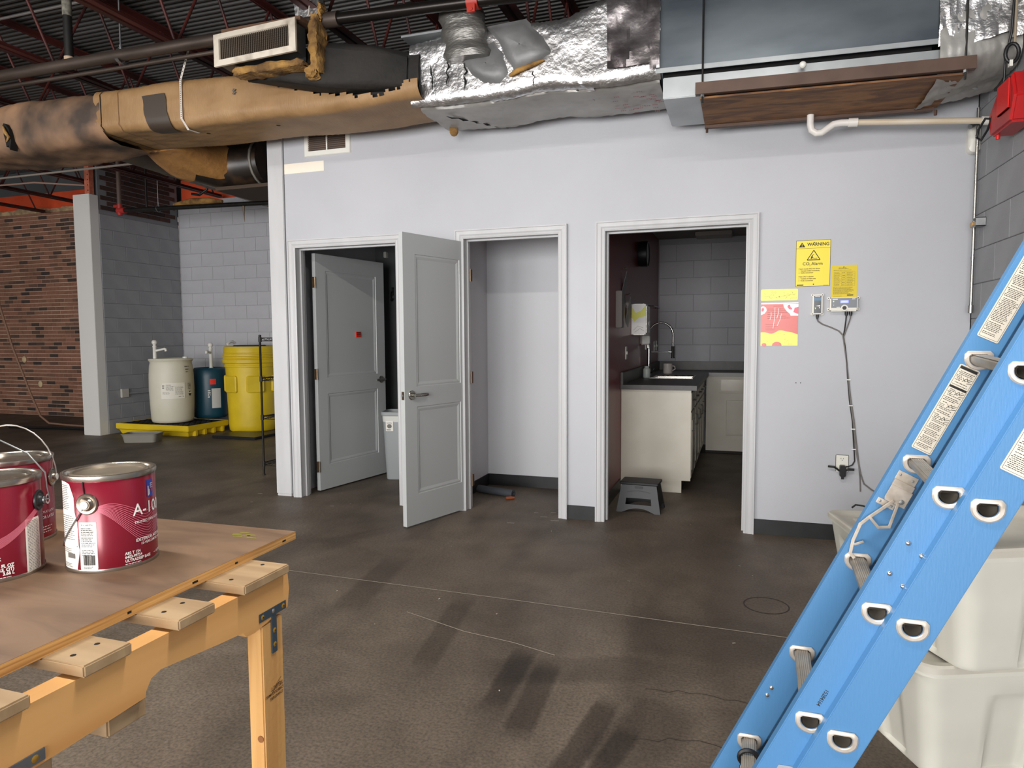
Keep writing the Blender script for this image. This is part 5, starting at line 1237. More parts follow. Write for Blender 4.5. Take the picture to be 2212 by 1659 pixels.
p.para(.012,H_-.140,.118,9,.0052,.0018,8).rect(.092,.012,.036,.006).para(.014,.010,.05,1,.004,.0015,4)
p.mb.lathe([(0,0),(.003,0)], tuple(F_()(.070,H_-.012)), 10, 'y'); p.build('print', INK, t)
# posters
PY = M('poster_yellow', srgb(242,240,96), .35); PR = M('poster_red', srgb(208,88,80), .3); PWH = M('poster_white', srgb(250,248,246), .3); PPK = M('poster_pink', srgb(232,90,110), .35)
t, F_, W_, H_ = sheet_on_wall('label_strip', 'pale yellow strip poster scribbled with grey leaf lines', 'poster', -.715, -.490, 1.556, 1.629, PY, r=.008)
p = Print(F_()); r = random.Random(4)
for k in range(46):
    x, y = .02+r.random()*.19, .012+r.random()*.045; a = r.random()*6.3; l = .004+r.random()*.010; p.line([(x,y),(x+l*math.cos(a),y+l*math.sin(a)*.6),(x+l*1.5*math.cos(a+.5),y+l*math.sin(a+.7))], .0009)
p.line([(.09,.02),(.12,.024),(.15,.032),(.19,.036)],.0012); p.build('print', INKG, t)
t, F_, W_, H_ = sheet_on_wall('poster', 'red glossy poster with yellow wave and white blob', 'poster', -.712, -.486, 1.262, 1.541, PR)
p = Print(F_(.0006)); p.rect(0,H_-.008,W_,.008)
p.poly([(W_,H_-.006)]+[(W_-.0+.0, H_-.085)]+[(W_-.045-.042*math.sin(a), H_-.045-.040*math.cos(a)) for a in [PI*k/9 for k in range(10)]][:1]+[(W_-.05,H_-.072),(W_-.072,H_-.052),(W_-.086,H_-.03),(W_-.092,H_-.006)])
p.poly([(0,H_-.025),(.015,H_-.020),(.030,H_-.030),(.034,H_-.05),(.022,H_-.068),(0,H_-.078)]); p.build('print', PWH, t)
p = Print(F_(.0012)); p.poly([(W_-.062,H_-.015),(W_-.050,H_-.014),(W_-.046,H_-.030),(W_-.036,H_-.036),(W_-.040,H_-.046),(W_-.056,H_-.042),(W_-.066,H_-.028)]).poly([(W_,H_-.028),(W_-.022,H_-.034),(W_-.030,H_-.062),(W_,H_-.075)]).poly([(.004,H_-.034),(.016,H_-.032),(.019,H_-.045),(.012,H_-.055),(.002,H_-.054)]); p.build('print', PPK, t)
top = [(W_*i/24, .078+.028*math.exp(-((i/24-.5)/.16)**2)+.010*math.sin(i/24*9+1)) for i in range(25)]
p = Print(F_(.0006)); p.poly([(0,0),(W_,0)]+top[::-1]); p.build('print', PY, t)
p = Print(F_(.0014)); r = random.Random(9)
for k in range(40):
    x, y = .02+r.random()*.18, .01+r.random()*.06; a = r.random()*6.3; p.line([(x+.008*math.cos(a+q*.7), y+.006*math.sin(a+q*.7)) for q in range(4)], .0009)
p.line([(.06,.068),(.09,.078),(.12,.08),(.15,.072)],.0012); p.build('print', M('grey_print', srgb(190,176,110), .6), t)
p = Print(F_(.0012)); p.poly([(.05+.03*math.cos(a)+.05, .0+.026*math.sin(a)) for a in [PI*k/10 for k in range(11)]]).poly([(.01+.015*math.cos(a)+.012, .006+.012*math.sin(a)) for a in [2*PI*k/12 for k in range(12)]]); p.build('print', PR, t)
p = Print(F_(.0007)); p.para(.075,H_-.022,.06,1,.006,.0016,1)
for k in range(6): p.para(.04,H_-.040-k*.012,.10+.02*(k % 3),1,.006,.0016,k+3,.2)
for k in range(4): p.para(.03,H_-.140-k*.012,.08,1,.006,.0014,k+20,.3)
p.build('print', M('dark_red_print', srgb(120,44,44), .6), t)
p = Print(F_(.0012))
for (a, b) in (((.085,H_-.03),(.075,H_-.165)),((.105,H_-.035),(.098,H_-.10)),((.125,H_-.07),(.10,H_-.15)),((.055,H_-.11),(.062,H_-.06))): p.line([a,((a[0]+b[0])/2+.004,(a[1]+b[1])/2),b],.0022)
p.build('scratch', PWH, t)
# gas sensor and controller
def screw_ears(t, x0, x1, z0, z1, mat):
    for (x, z) in ((x0,z0),(x1,z0),(x0,z1),(x1,z1)):
        e = MB().cyl((x,0,z),(x,-.014,z),.009,12).build('ear', mat, t, smooth=.7); MB().cyl((x,-.0138,z),(x,-.0155,z),.0035,8).build('screw', INK, e)
GREYW = M('warm_white_plastic', srgb(222,218,208), .4)
t = thing('gas_sensor', 'small upright white gas sensor with dark screen', 'sensor', (-.375,0,1.525)); screw_ears(t,-.404,-.346,1.465,1.585,GREYW)
MB().box(-.405,-.345,-.035,0,1.462,1.588).build('housing', GREYW, t, bevel=.006)
pn = MB().box(-.397,-.354,-.0362,-.034,1.470,1.580).build('faceplate', M('dark_screen', srgb(40,42,46), .2), t)
p = Print(frame((-.397,-.0362,1.470),(1,0,0),(0,0,1),.0006)); p.rect(.002,.078,.039,.020); p.build('print', M('screen_blue', srgb(70,110,140), .3), pn)
p = Print(frame((-.397,-.0362,1.470),(1,0,0),(0,0,1),.0006)); p.rect(.006,.102,.030,.004).poly([(.010,.045),(.036,.040),(.036,.050)]).rect(.03,.03,.006,.006); p.build('print', WINK, pn)
p = Print(frame((-.397,-.0362,1.470),(1,0,0),(0,0,1),.0008)); p.poly([(.005,.034),(.014,.034),(.0095,.024)]); p.build('led', M('green_led', srgb(190,220,60), .4, emit=.6), pn)
MB().cyl((-.374,-.018,1.462),(-.374,-.018,1.442),.009,12).cyl((-.374,-.018,1.445),(-.374,-.018,1.432),.0065,10).build('cable_gland', BLACKP, t, smooth=.7)
t = thing('gas_controller', 'wide white gas alarm controller with blue display', 'controller', (-.225,0,1.52)); screw_ears(t,-.310,-.140,1.492,1.562,GREYW)
MB().box(-.305,-.145,-.048,0,1.478,1.566).build('housing', GREYW, t, bevel=.008)
pn = MB().box(-.297,-.152,-.0494,-.046,1.500,1.561).build('faceplate', M('grey_faceplate', srgb(120,124,130), .35), t)
p = Print(frame((-.297,-.0494,1.500),(1,0,0),(0,0,1),.0006)); p.rect(.052,.030,.046,.016); p.build('display', M('blue_display', srgb(120,130,255), .3, emit=1.5), pn)
p = Print(frame((-.297,-.0494,1.500),(1,0,0),(0,0,1),.0010)); p.rect(.056,.034,.034,.003).rect(.058,.040,.036,.003).rect(.006,.052,.030,.004).rect(.118,.052,.018,.004).rect(.012,.022,.003,.003).rect(.012,.014,.003,.003).rect(.03,.003,.02,.003); p.build('print', WINK, pn)
p = Print(frame((-.297,-.0494,1.500),(1,0,0),(0,0,1),.0008)); p.poly([(.008,.044),(.017,.044),(.0125,.034)]); p.build('led', MATS['green_led'], pn)
MB().cyl((-.222,-.047,1.499),(-.222,-.0525,1.499),.020,24).build('speaker_ring', GREYW, t, smooth=.6); MB().cyl((-.222,-.052,1.499),(-.222,-.0545,1.499),.012,20).build('speaker', BLACKP, t, smooth=.6)
for x in (-.206,-.181): MB().cyl((x,-.02,1.479),(x,-.02,1.458),.010,12).cyl((x,-.02,1.46),(x,-.02,1.45),.007,10).build('cable_gland', BLACKP, t, smooth=.7)
# cables down the wall
GC = M('grey_cable', srgb(112,108,104), .6); BC = M('black_cable', srgb(36,34,32), .6)
tag(MB().tube([(-.374,-.018,1.435),(-.368,-.012,1.418),(-.34,-.006,1.398),(-.29,-.005,1.378),(-.245,-.005,1.355),(-.221,-.006,1.328),(-.213,-.006,1.28),(-.195,-.006,1.16),(-.185,-.006,1.05),(-.170,-.006,.92),(-.148,-.006,.78),(-.135,-.006,.66),(-.118,-.006,.55),(-.095,-.006,.44),(-.075,-.006,.38),(-.03,-.008,.345),(.02,-.01,.32)], .0042, 6).build('sensor_cable', GC, None, smooth=.9), 'grey cable running from the gas sensor down the wall', 'cable')
cb = tag(MB().tube([(-.206,-.02,1.452),(-.207,-.012,1.42),(-.212,-.006,1.36),(-.219,-.006,1.32),(-.207,-.006,1.26),(-.194,-.006,1.15),(-.186,-.006,1.05),(-.172,-.006,.91),(-.152,-.006,.78),(-.143,-.006,.66),(-.136,-.006,.575),(-.133,-.006,.525),(-.145,-.008,.500),(-.17,-.012,.488),(-.20,-.022,.487)], .0042, 6).build('power_cable', BC, None, smooth=.9), 'black power cable from the controller to the outlet', 'cable')
tag(MB().tube([(-.181,-.02,1.452),(-.183,-.012,1.43),(-.20,-.006,1.37),(-.216,-.006,1.318),(-.203,-.006,1.23),(-.188,-.006,1.1),(-.165,-.006,.92),(-.142,-.006,.78),(-.128,-.006,.66),(-.110,-.006,.52),(-.100,-.006,.42),(-.095,-.006,.33)], .0038, 6).build('sensor_cable', GC, None, smooth=.9), 'grey cable from the controller down behind the tote', 'cable')
for (x, z) in ((-.181,1.045),(-.164,.88),(-.147,.73),(-.140,.60)):
    MB().box(x-.012,x+.012,-.011,0,z-.003,z+.003).build('cable_tie', WHITEP, cb)
ou = thing('wall_outlet', 'white duplex outlet with a plug pack', 'outlet', (-.205,0,.51))
MB().box(-.243,-.166,-.006,0,.45,.561).build('cover_plate', M('outlet_white', srgb(224,222,212), .4), ou, bevel=.003)
p = Print(frame((-.243,-.0062,.45),(1,0,0),(0,0,1),.0006)); p.rect(.030,.083,.0025,.009).rect(.044,.083,.0025,.009).rect(.037,.074,.004,.005); p.build('slot', HOLE, ou)
pk = tag(MB().box(-.221,-.187,-.055,-.004,.425,.498).build('power_adapter', BLACKP, None, bevel=.005), 'black plug pack adapter with fold out clips in the outlet', 'adapter')
MB().cyl((-.204,-.03,.43),(-.204,-.03,.408),.008,10).build('strain_relief', BLACKP, pk)
MB().tube([(-.221,-.03,.46),(-.24,-.03,.475),(-.255,-.03,.485),(-.29,-.03,.487)], [.006,.006,.007,.007], 8).build('clip_arm', BLACKP, pk); MB().tube([(-.187,-.03,.462),(-.175,-.03,.472),(-.165,-.03,.478)], .006, 8).box(-.170,-.137,-.036,-.024,.466,.480).build('clip_arm', BLACKP, pk)
cp = tag(MB().tube([(-.13,-.55,.345),(-.12,-.53,.375),(-.09,-.52,.372),(-.05,-.52,.36),(-.01,-.5,.35)], .006, 8).tube([(-.22,-.56,.35),(-.20,-.55,.365),(-.16,-.54,.36),(-.13,-.55,.35)], .005, 8).build('coiled_cable', BC, None, smooth=.9), 'loose dark cable coil on the lid of the single tote', 'cable')
MB().lathe([(0,0),(.0035,0)], (-.49,-.0008,1.02), 8, 'y').lathe([(0,0),(.0035,0)], (-.462,-.0008,1.02), 8, 'y').build('nail_hole', HOLE, bpy.data.objects['wall_partition'])
# vent grille and bare strip high on the left
vg = thing('wall_vent', 'white louvred wall vent below the kraft duct', 'vent', (-3.98,0,2.88))
x0, x1, z0, z1 = -4.19, -3.765, 2.78, 2.99; mb = MB()
mb.loft([[(x0+i,-d,z0+i),(x1-i,-d,z0+i),(x1-i,-d,z1-i),(x0+i,-d,z1-i)] for i, d in ((0,0),(0,.004),(.006,.012),(.040,.014),(.044,.004))], cap=False); mb.build('frame', WHITEP, vg)
MB().box(x0+.04,x1-.04,-.003,-.0005,z0+.04,z1-.04).build('backing', M('vent_dark', srgb(64,52,46), .8), vg)
MB().box((x0+x1)/2-.006,(x0+x1)/2+.006,-.013,-.003,z0+.04,z1-.04).build('mullion', WHITEP, vg)
for k in range(8):
    for (a, b) in ((x0+.042,(x0+x1)/2-.007),((x0+x1)/2+.007,x1-.042)):
        z = z0+.052+k*.015; MB().loft([[(x,-.004,z+.006),(x,-.012,z-.003),(x,-.011,z-.004),(x,-.003,z+.005)] for x in (a, b)]).build('louvre', M('louvre_brown', srgb(124,106,94), .6), vg)
tag(MB().box(-4.388,-4.013,-.003,0,2.662,2.742).build('bare_patch', M('cream_strip', srgb(238,228,212), .6), None), 'cream bare strip high on the partition near the end post', 'strip')
# motion sensor, conduit with clamp, cord reel at the right corner
MB_ = MB(); MB_.loft([[(.450+a*f, -d, 2.475+b*f) for a, b in rrect(.066,.165,.030,6)] for f, d in ((1,0),(1,.03),(.92,.05),(.6,.058),(.02,.06))], cap=False)
t = tag(MB_.build('motion_sensor', WHITEP, None, smooth=.8), 'rounded white motion sensor high in the wall corner', 'sensor')
MB().lathe([(0,-.0605),(.003,-.0605)], (.450,0,2.49), 8, 'y').build('lens_hole', HOLE, t)
cd = thing('wall_conduit', 'thin steel conduit clamped down the side wall corner', 'conduit', (.455,-.09,1.4))
MB().cyl((.452,-.085,1.46),(.452,-.085,2.64),.0095,12).cyl((.452,-.085,1.455),(.452,-.085,1.50),.014,12).cyl((.452,-.085,1.77),(.452,-.085,1.785),.012,12).build('pipe', STEEL, cd, smooth=.8)
MB().tube([(.452,-.085,2.56),(.44,-.10,2.55),(.40,-.13,2.525)], .014, 12).build('stub', ZINC, cd, smooth=.8)
cl_ = MB().box(.436,.474,-.105,-.065,1.955,1.985).build('clamp', M('brass_clamp', srgb(196,166,120), .4, .7), cd, bevel=.003)
mb = MB()
for (y0_, y1_, z0_, z1_) in ((-.215,-.150,1.945,1.949),(-.215,-.150,1.991,1.995),(-.215,-.211,1.945,1.995),(-.154,-.150,1.945,1.958),(-.154,-.150,1.982,1.995)): mb.box(.425,.474,y0_,y1_,z0_,z1_)
mb.build('strut_channel', ZINC, cd); MB().box(.440,.470,-.15,-.105,1.960,1.980).build('clamp_ear', MATS['brass_clamp'], cl_)
rl_ = thing('cord_reel', 'red cord reel with black cord hung at the side wall', 'cord reel', (.40,-.72,2.4))
REDB = M('red_plastic', srgb(190,30,32), .35, col2=srgb(160,26,28), vscale=5)
mb = MB(); prof = [(-.62,2.335),(-.58,2.445),(-.66,2.50),(-.74,2.56),(-.90,2.57),(-.95,2.45),(-.90,2.335)]
mb.prism(prof, lambda a, b, d: Vector((d,a,b)), .36, .47); mb.build('housing', REDB, rl_, bevel=.012)
MB().box(.350,.362,-.90,-.735,2.40,2.55).build('side_plate', M('bright_red', srgb(214,28,28), .35), rl_, bevel=.006)
MB().cyl((.385,-.66,2.335),(.385,-.66,2.315),.010,12).build('button', MATS['bright_red'], rl_, smooth=.7)
MB().box(.37,.46,-.74,-.60,2.545,2.60).build('grip', BLACKP, rl_, bevel=.02)
MB().tube([(.40,-.76,2.98),(.398,-.75,2.80),(.385,-.72,2.70),(.39,-.70,2.60),(.372,-.66,2.48),(.355,-.60,2.38),(.345,-.54,2.345),(.335,-.50,2.37),(.34,-.51,2.41),(.355,-.56,2.45),(.36,-.62,2.43)], .006, 8).build('cord', BLACKP, rl_, smooth=.9)
MB().tube([(.40+.028*math.cos(2*PI*k/16),-.76,2.70+.045*math.sin(2*PI*k/16)) for k in range(16)], .009, 8, closed=True).build('cord_coil', BLACKP, rl_, smooth=.9)
MB().box(.388,.402,-.772,-.748,2.635,2.665).build('cord_tag', WHITEP, rl_)
MB().cyl((.41,-.76,2.74),(.41,-.76,4.2),.006,6).build('hang_rope', M('rope', srgb(150,136,116), .8), rl_)

# ================================================================ BATHROOM AND CLOSET THINGS
wb = thing('waste_bin', 'grey rectangular waste bin with white liner band', 'waste bin', (-3.87,.98,0), math.radians(14)); local(wb)
BIN = M('grey_bin', srgb(150,154,156), .45)
mb = MB(); mb.loft([[(a*f, b*f, z) for a, b in rrect(.34,.26,.05,6)] for f, z in ((.80,.0),(.82,.01),(.97,.60),(1.05,.605),(1.06,.635),(1.0,.640),(.94,.62),(.80,.03))]); mb.build('body', BIN, wb, smooth=.7)
mb = MB(); mb.loft([[(a*f, b*f, z) for a, b in rrect(.34,.26,.05,6)] for f, z in ((.975,.545),(.99,.60))], cap=False); mb.build('liner_band', M('liner_white', srgb(206,206,200), .5), wb, smooth=.7)
lb = MB().add([(-.125,-.1275,.46),(-.055,-.1275,.46),(-.055,-.131,.555),(-.125,-.131,.555)], [(0,1,2,3)]).build('label', PAPERW, wb)
p = Print(frame((-.125,-.1285,.46),(1,0,0),(0,-.035,1),.0012)); p.rect(.006,.008,.040,.008).para(.008,.078,.05,2,.008,.003,3); p.build('print', M('label_blue', srgb(70,80,100), .5), lb)
p = Print(frame((-.125,-.1285,.46),(1,0,0),(0,-.035,1),.0012)); p.poly([(.034+.022*math.cos(a), .046+.02*math.sin(a)) for a in [2*PI*k/14 for k in range(14)]]); p.build('print', INKG, lb)
hk = tag(MB().tube([(-4.225,1.498,1.80),(-4.225,1.47,1.79),(-4.225,1.455,1.74),(-4.225,1.46,1.71),(-4.21,1.44,1.705),(-4.195,1.43,1.725)], .008, 8).cyl((-4.225,1.50,1.84),(-4.225,1.49,1.76),.012,8).build('coat_hook', BLACKM, None, smooth=.9), 'black coat hook on the dark wall behind the door', 'hook')
tag(MB().box(-4.30,-4.27,1.45,1.5,2.14,2.20).build('wall_bracket', WHITEP, None, bevel=.004), 'small white bracket high on the dark wall', 'bracket')
pi = thing('pipe_sleeve', 'dark grey foam pipe sleeve on the closet floor', 'pipe sleeve', (-2.75,.56,.03))
mb = MB(); A, B = Vector((-2.95,.60,.032)), Vector((-2.60,.50,.032)); mb.lathe([(.016,0),(.032,0),(.032,.36),(.016,.36),(.016,0)], (0,0,0), 20, 'x')
d_ = (B-A).normalized(); 
for i, v_ in enumerate(mb.v): mb.v[i] = A+d_*v_.x+Vector((-d_.y,d_.x,0))*v_.y+Vector((0,0,v_.z))
mb.build('sleeve', M('grey_foam', srgb(64,68,74), .7), pi, smooth=.7)
tag(MB().cyl((-2.635,.40,.014),(-2.59,.43,.014),.0135,12).cyl((-2.60,.424,.014),(-2.575,.44,.014),.010,12).build('copper_fitting', M('copper', srgb(206,120,80), .3, .8), None, smooth=.8), 'small copper pipe fitting on the closet floor', 'fitting')

# ================================================================ KITCHENETTE
CABW = M('cream_cabinet', srgb(206,200,186), .42, col2=srgb(198,192,177), vscale=4); LAM = M('dark_laminate', srgb(70,68,65), .42, col2=srgb(60,58,56), vscale=14)
TOEK = M('toe_kick', srgb(40,38,35), .7); NICK = M('nickel_pull', srgb(186,184,178), .3, .9)
def front_x(t, x, y0_, y1_, z0_, z1_, drawer):   # door or drawer front on a face looking to +x
    nm = 'drawer' if drawer else 'door'
    mb = MB().box(x,x+.018,y0_,y1_,z0_,z1_)
    o = mb.build(nm, CABW, t, bevel=.003); i = .055
    if not drawer:
        m2 = MB(); m2.loft([[(x+.018+d,y0_+q,z0_+q),(x+.018+d,y1_-q,z0_+q),(x+.018+d,y1_-q,z1_-q),(x+.018+d,y0_+q,z1_-q)] for q, d in ((i,.0002),(i+.006,-.0),(i+.010,.005),(i+.03,.006))], cap=False); m2.add([(x+.024,y0_+i+.03,z0_+i+.03),(x+.024,y1_-i-.03,z0_+i+.03),(x+.024,y1_-i-.03,z1_-i-.03),(x+.024,y0_+i+.03,z1_-i-.03)],[(0,1,2,3)]); m2.build('panel', CABW, o)
        yy = y0_+.05; MB().tube([(x+.018,yy,z1_-.16),(x+.042,yy,z1_-.15),(x+.042,yy,z1_-.07),(x+.018,yy,z1_-.06)], .005, 8).build('handle', NICK, o, smooth=.8)
    else:
        ym = (y0_+y1_)/2; zm = (z0_+z1_)/2; MB().tube([(x+.018,ym-.05,zm),(x+.042,ym-.04,zm),(x+.042,ym+.04,zm),(x+.018,ym+.05,zm)], .005, 8).build('handle', NICK, o, smooth=.8)
def base_x(label, y0_, y1_, cols, end=False):
    t = thing('base_cabinet', label, 'cabinet', (-1.5,(y0_+y1_)/2,0), 0, 'kitchenette base cabinets')
    MB().box(-1.808,-1.236,y0_+(.018 if end else 0),y1_,.105,.874 if end else .745).box(-1.26,-1.237,y0_+.02,y1_-.002,.74,.873).build('carcass', CABW, t)
    MB().box(-1.808,-1.30,y0_+(.018 if end else 0),y1_,0,.105).build('toe_kick', TOEK, t)
    if end: MB().prism([(-1.808,0),(-1.295,0),(-1.295,.105),(-1.222,.105),(-1.222,.874),(-1.808,.874)], lambda a, b, d: Vector((a,d,b)), y0_, y0_+.018).build('end_panel', CABW, t, bevel=.0015)
    n = len(cols); w_ = (y1_-y0_)/n
    for i in range(n): a = y0_+i*w_+.022; b = y0_+(i+1)*w_-.006; front_x(t,-1.236,a,b,.70,.85,True); front_x(t,-1.236,a,b,.125,.685,False)
    return t
base_x('cream base cabinet with plain end panel facing the doorway', 1.075, 1.98, (1,1), True)
base_x('cream base cabinet under the sink run, further from the doorway', 1.982, 3.12, (1,1,1))
t = thing('base_cabinet', 'cream base cabinet across the back block wall', 'cabinet', (-.7,3.5,0), 0, 'kitchenette base cabinets')
MB().box(-1.20,.45,3.22,YB-.012,.03,.874).build('carcass', CABW, t); MB().box(-1.20,.45,3.24,YB-.012,0,.03).build('plinth', TOEK, t)
for i in range(3):
    a = -1.06+i*.50; b = a+.46
    o = MB().box(a,b,3.202,3.22,.70,.85).build('drawer', CABW, t, bevel=.003); MB().box(a+.02,b-.02,3.199,3.202,.715,.835).build('panel', M('glossy_cream', srgb(214,206,190), .12), o)
    o = MB().box(a,b,3.202,3.22,.13,.685).build('door', CABW, t, bevel=.003); i_ = .07
    m2 = MB(); m2.loft([[(a+q,3.202-d,.13+q),(b-q,3.202-d,.13+q),(b-q,3.202-d,.685-q),(a+q,3.202-d,.685-q)] for q, d in ((i_,.0002),(i_+.006,-.004),(i_+.012,.004),(i_+.03,.005))], cap=False); m2.build('panel', CABW, o)
# L-shaped worktop with a sink opening
ct = thing('worktop', 'dark laminate corner worktop with low upstand', 'worktop', (-1.5,2,.875)); Z0, Z1 = .875, .915
SX0, SX1, SY0, SY1 = -1.675, -1.285, 2.02, 2.56
MB().box(-1.808,-1.175,1.035,SY0,Z0,Z1).box(-1.808,SX0,SY0,SY1,Z0,Z1).box(SX1,-1.175,SY0,SY1,Z0,Z1).box(-1.808,-1.175,SY1,YB-.012,Z0,Z1).box(-1.175,.45,3.17,YB-.012,Z0,Z1).build('top', LAM, ct)
MB().box(-1.175,.45,3.168,3.171,Z0,Z1).build('edge_strip', M('light_edge', srgb(150,148,144), .4), ct)
MB().box(-1.808,-1.786,1.035,YB-.012,Z1,1.02).build('upstand', LAM, ct, bevel=.003); MB().box(-1.786,.45,YB-.034,YB-.012,Z1,1.02).build('upstand', LAM, ct, bevel=.003)
sk = thing('sink', 'stainless steel sink bowl set in the worktop', 'sink', (-1.48,2.29,.8))
MB().loft([[(SX0-.012+i,SY0-.012+i,z),(SX1+.012-i,SY0-.012+i,z),(SX1+.012-i,SY1+.012-i,z),(SX0-.012+i,SY1+.012-i,z)] for i, z in ((0,.9155),(0,.918),(.016,.918),(.024,.905),(.04,.76),(.17,.755),(.1949,.755))], cap=False).build('bowl', STEEL, sk)
fc = thing('kitchen_tap', 'tall chrome spring neck tap beside the sink', 'tap', (-1.742,2.40,.915)); fx, fy_ = -1.742, 2.40
MB().lathe([(.030,.915),(.030,.922),(.021,.928),(.019,1.20),(.013,1.205),(.013,1.215)], (fx,fy_,0), 18).build('body', CHROME, fc, smooth=.8)
arc = [(fx,fy_,1.21),(fx,fy_,1.33)]+[(fx+.122-.122*math.cos(a), fy_, 1.345+.122*math.sin(a)) for a in [PI*k/12 for k in range(13)]]+[(fx+.244,fy_,1.30),(fx+.244,fy_,1.22)]
MB().tube(arc, .0095, 10).build('neck', STEEL, fc, smooth=.8)
hel = []; tot = 0; L_ = [0]
for a, b in zip(arc[:-1], arc[1:]): L_.append(L_[-1]+(Vector(b)-Vector(a)).length)
for i in range(361):
    s = L_[-1]*i/360; q = max(j for j in range(len(L_)) if L_[j] <= s+1e-9); q = min(q, len(arc)-2); a, b = Vector(arc[q]), Vector(arc[q+1]); f = (s-L_[q])/(L_[q+1]-L_[q]); p_ = a+(b-a)*f; tn = (b-a).normalized(); e1 = Vector((0,1,0)); e2 = tn.cross(e1); an = i*PI/4
    hel.append(p_+(e1*math.cos(an)+e2*math.sin(an))*.0125)
MB().tube(hel, .0020, 4).build('spring', CHROME, fc, smooth=.9)
MB().cyl((fx+.244,fy_,1.225),(fx+.244,fy_,1.11),.017,14).cyl((fx+.244,fy_,1.11),(fx+.244,fy_,1.10),.020,14).build('spray_head', BLACKM, fc, smooth=.8)
MB().cyl((fx,fy_,1.165),(fx+.235,fy_,1.165),.006,10).cyl((fx+.20,fy_,1.165),(fx+.225,fy_,1.165),.014,12).build('support_arm', CHROME, fc, smooth=.8)
MB().cyl((fx-.012,fy_,1.20),(fx-.012,fy_,1.41),.007,8).build('hose_guide', CHROME, fc, smooth=.8)
MB().tube([(fx+.02,fy_,.95),(fx+.04,fy_,.955),(fx+.055,fy_,.99)], .006, 8).build('lever', CHROME, fc, smooth=.8)
tag(MB().lathe([(0,.9152),(.034,.9152),(.036,.925),(.036,.995),(.028,1.01),(.022,1.015),(.022,1.03),(0,1.03)], (-1.725,2.10,0), 20).build('pill_bottle', M('grey_white_bottle', srgb(178,184,180), .45), None, smooth=.8), 'small grey white plastic bottle beside the tap', 'bottle')
t = thing('mug', 'plain off white mug on the worktop corner', 'mug', (-1.60,2.92,.915)); MB().lathe([(0,.9152),(.046,.9152),(.050,.925),(.050,1.022),(.047,1.024),(.045,.93),(0,.93)], (-1.60,2.92,0), 24).build('cup', M('mug_white', srgb(206,198,190), .4), t, smooth=.8)
MB().tube([(-1.55,2.92,1.0),(-1.525,2.92,.995),(-1.52,2.92,.965),(-1.55,2.92,.945)], .006, 8).build('handle', MATS['mug_white'], t, smooth=.9)
# on the maroon wall
X_ = -1.81
t = thing('wall_clock', 'round black wall clock on the maroon wall', 'clock', (X_,2.10,2.14)); MB().lathe([(.0,.0),(.12,0),(.125,.02),(.125,.085),(.118,.092),(.112,.086)], (X_,2.10,2.14), 32, 'x').build('case', BLACKP, t, smooth=.7); MB().lathe([(.112,.084),(0,.084)], (X_,2.10,2.14), 32, 'x').build('face', M('clock_face', srgb(170,172,176), .3), t)
def hang(name, label, y, z, pts, hz, mat=None):
    t = thing(name, label, 'paper', (X_,y,z)); mb = MB()
    mb.loft([[(X_+.006+.025*math.sin((b-z)*9+k*.2), a, b) for a, b in pts] for k in (0,)]+[[(X_+.010+.025*math.sin((b-z)*9), a, b) for a, b in pts]]); mb.build('sheet', mat or M('grey_paper', srgb(132,130,132), .5), t)
    MB().cyl((X_,y,hz),(X_+.03,y,hz+.005),.006,8).build('hook', STEEL, t); return t
hang('paper_sheet', 'grey sheet hanging by one corner from the upper hook', 1.15, 1.70, [(1.15,1.89),(1.30,1.66),(1.16,1.44),(1.02,1.62)], 1.91)
hang('paper_sheet', 'grey sheet hanging by one corner from the lower hook', 1.37, 1.50, [(1.37,1.68),(1.50,1.52),(1.42,1.30),(1.27,1.45)], 1.70)
tag(MB().box(X_,X_+.05,.79,.90,1.40,1.70).build('paper_holder', M('holder_grey', srgb(120,112,110), .5), None, bevel=.004), 'grey wall paper holder nearest the kitchenette doorway', 'paper holder')
t = thing('glove_box_holder', 'shiny towel dispenser with yellow and white front', 'dispenser', (X_,1.72,1.34)); MB().box(X_,X_+.14,1.62,1.90,1.34,1.63).build('housing', STEEL, t, bevel=.02)
p = Print(frame((X_+.003,1.619,1.345),(1,0,0),(0,0,1),.001)); p.rect(.0,.0,.132,.28); p.build('front_sheet', PWH, t); p = Print(frame((X_+.003,1.619,1.345),(1,0,0),(0,0,1),.002)); p.poly([(0,.16),(.03,.12),(.07,.155),(.132,.17),(.132,.27),(.09,.22),(.04,.20),(.01,.25)]); p.build('print', PY, t)
p = Print(frame((X_+.003,1.619,1.345),(1,0,0),(0,0,1),.0025)); p.line([(.02,.04),(.06,.08),(.11,.06)],.002).line([(.03,.02),(.08,.055),(.12,.03)],.002); p.build('print', INKG, t)
t = thing('soap_dispenser', 'white soap dispenser box on the maroon wall', 'dispenser', (X_,2.3,1.22)); MB().box(X_,X_+.09,2.24,2.36,1.24,1.50).build('body', M('grey_disp', srgb(150,140,136), .4), t, bevel=.01); MB().box(X_+.02,X_+.095,2.23,2.30,1.25,1.33).build('front', WHITEP, t, bevel=.004); MB().cyl((X_+.05,2.28,1.24),(X_+.05,2.28,1.19),.008,8).build('nozzle', WHITEP, t)
MB().tube([(X_+.004,1.9,1.20),(X_+.018,1.75,1.24),(X_+.02,1.6,1.24)], .012, 6)
for (y, z, l) in ((1.33,1.18,'nearest the doorway'),(3.40,1.21,'beside the tap'),(3.62,1.215,'nearest the back corner')):
    t = thing('switch_plate', 'white switch plate on the maroon wall, '+l, 'switch plate', (X_,y,z)); MB().box(X_,X_+.006,y-.036,y+.036,z-.058,z+.058).build('plate', WHITEP, t, bevel=.002); MB().box(X_+.006,X_+.014,y-.008,y+.008,z-.014,z+.014).build('rocker', WHITEP, t, bevel=.002)
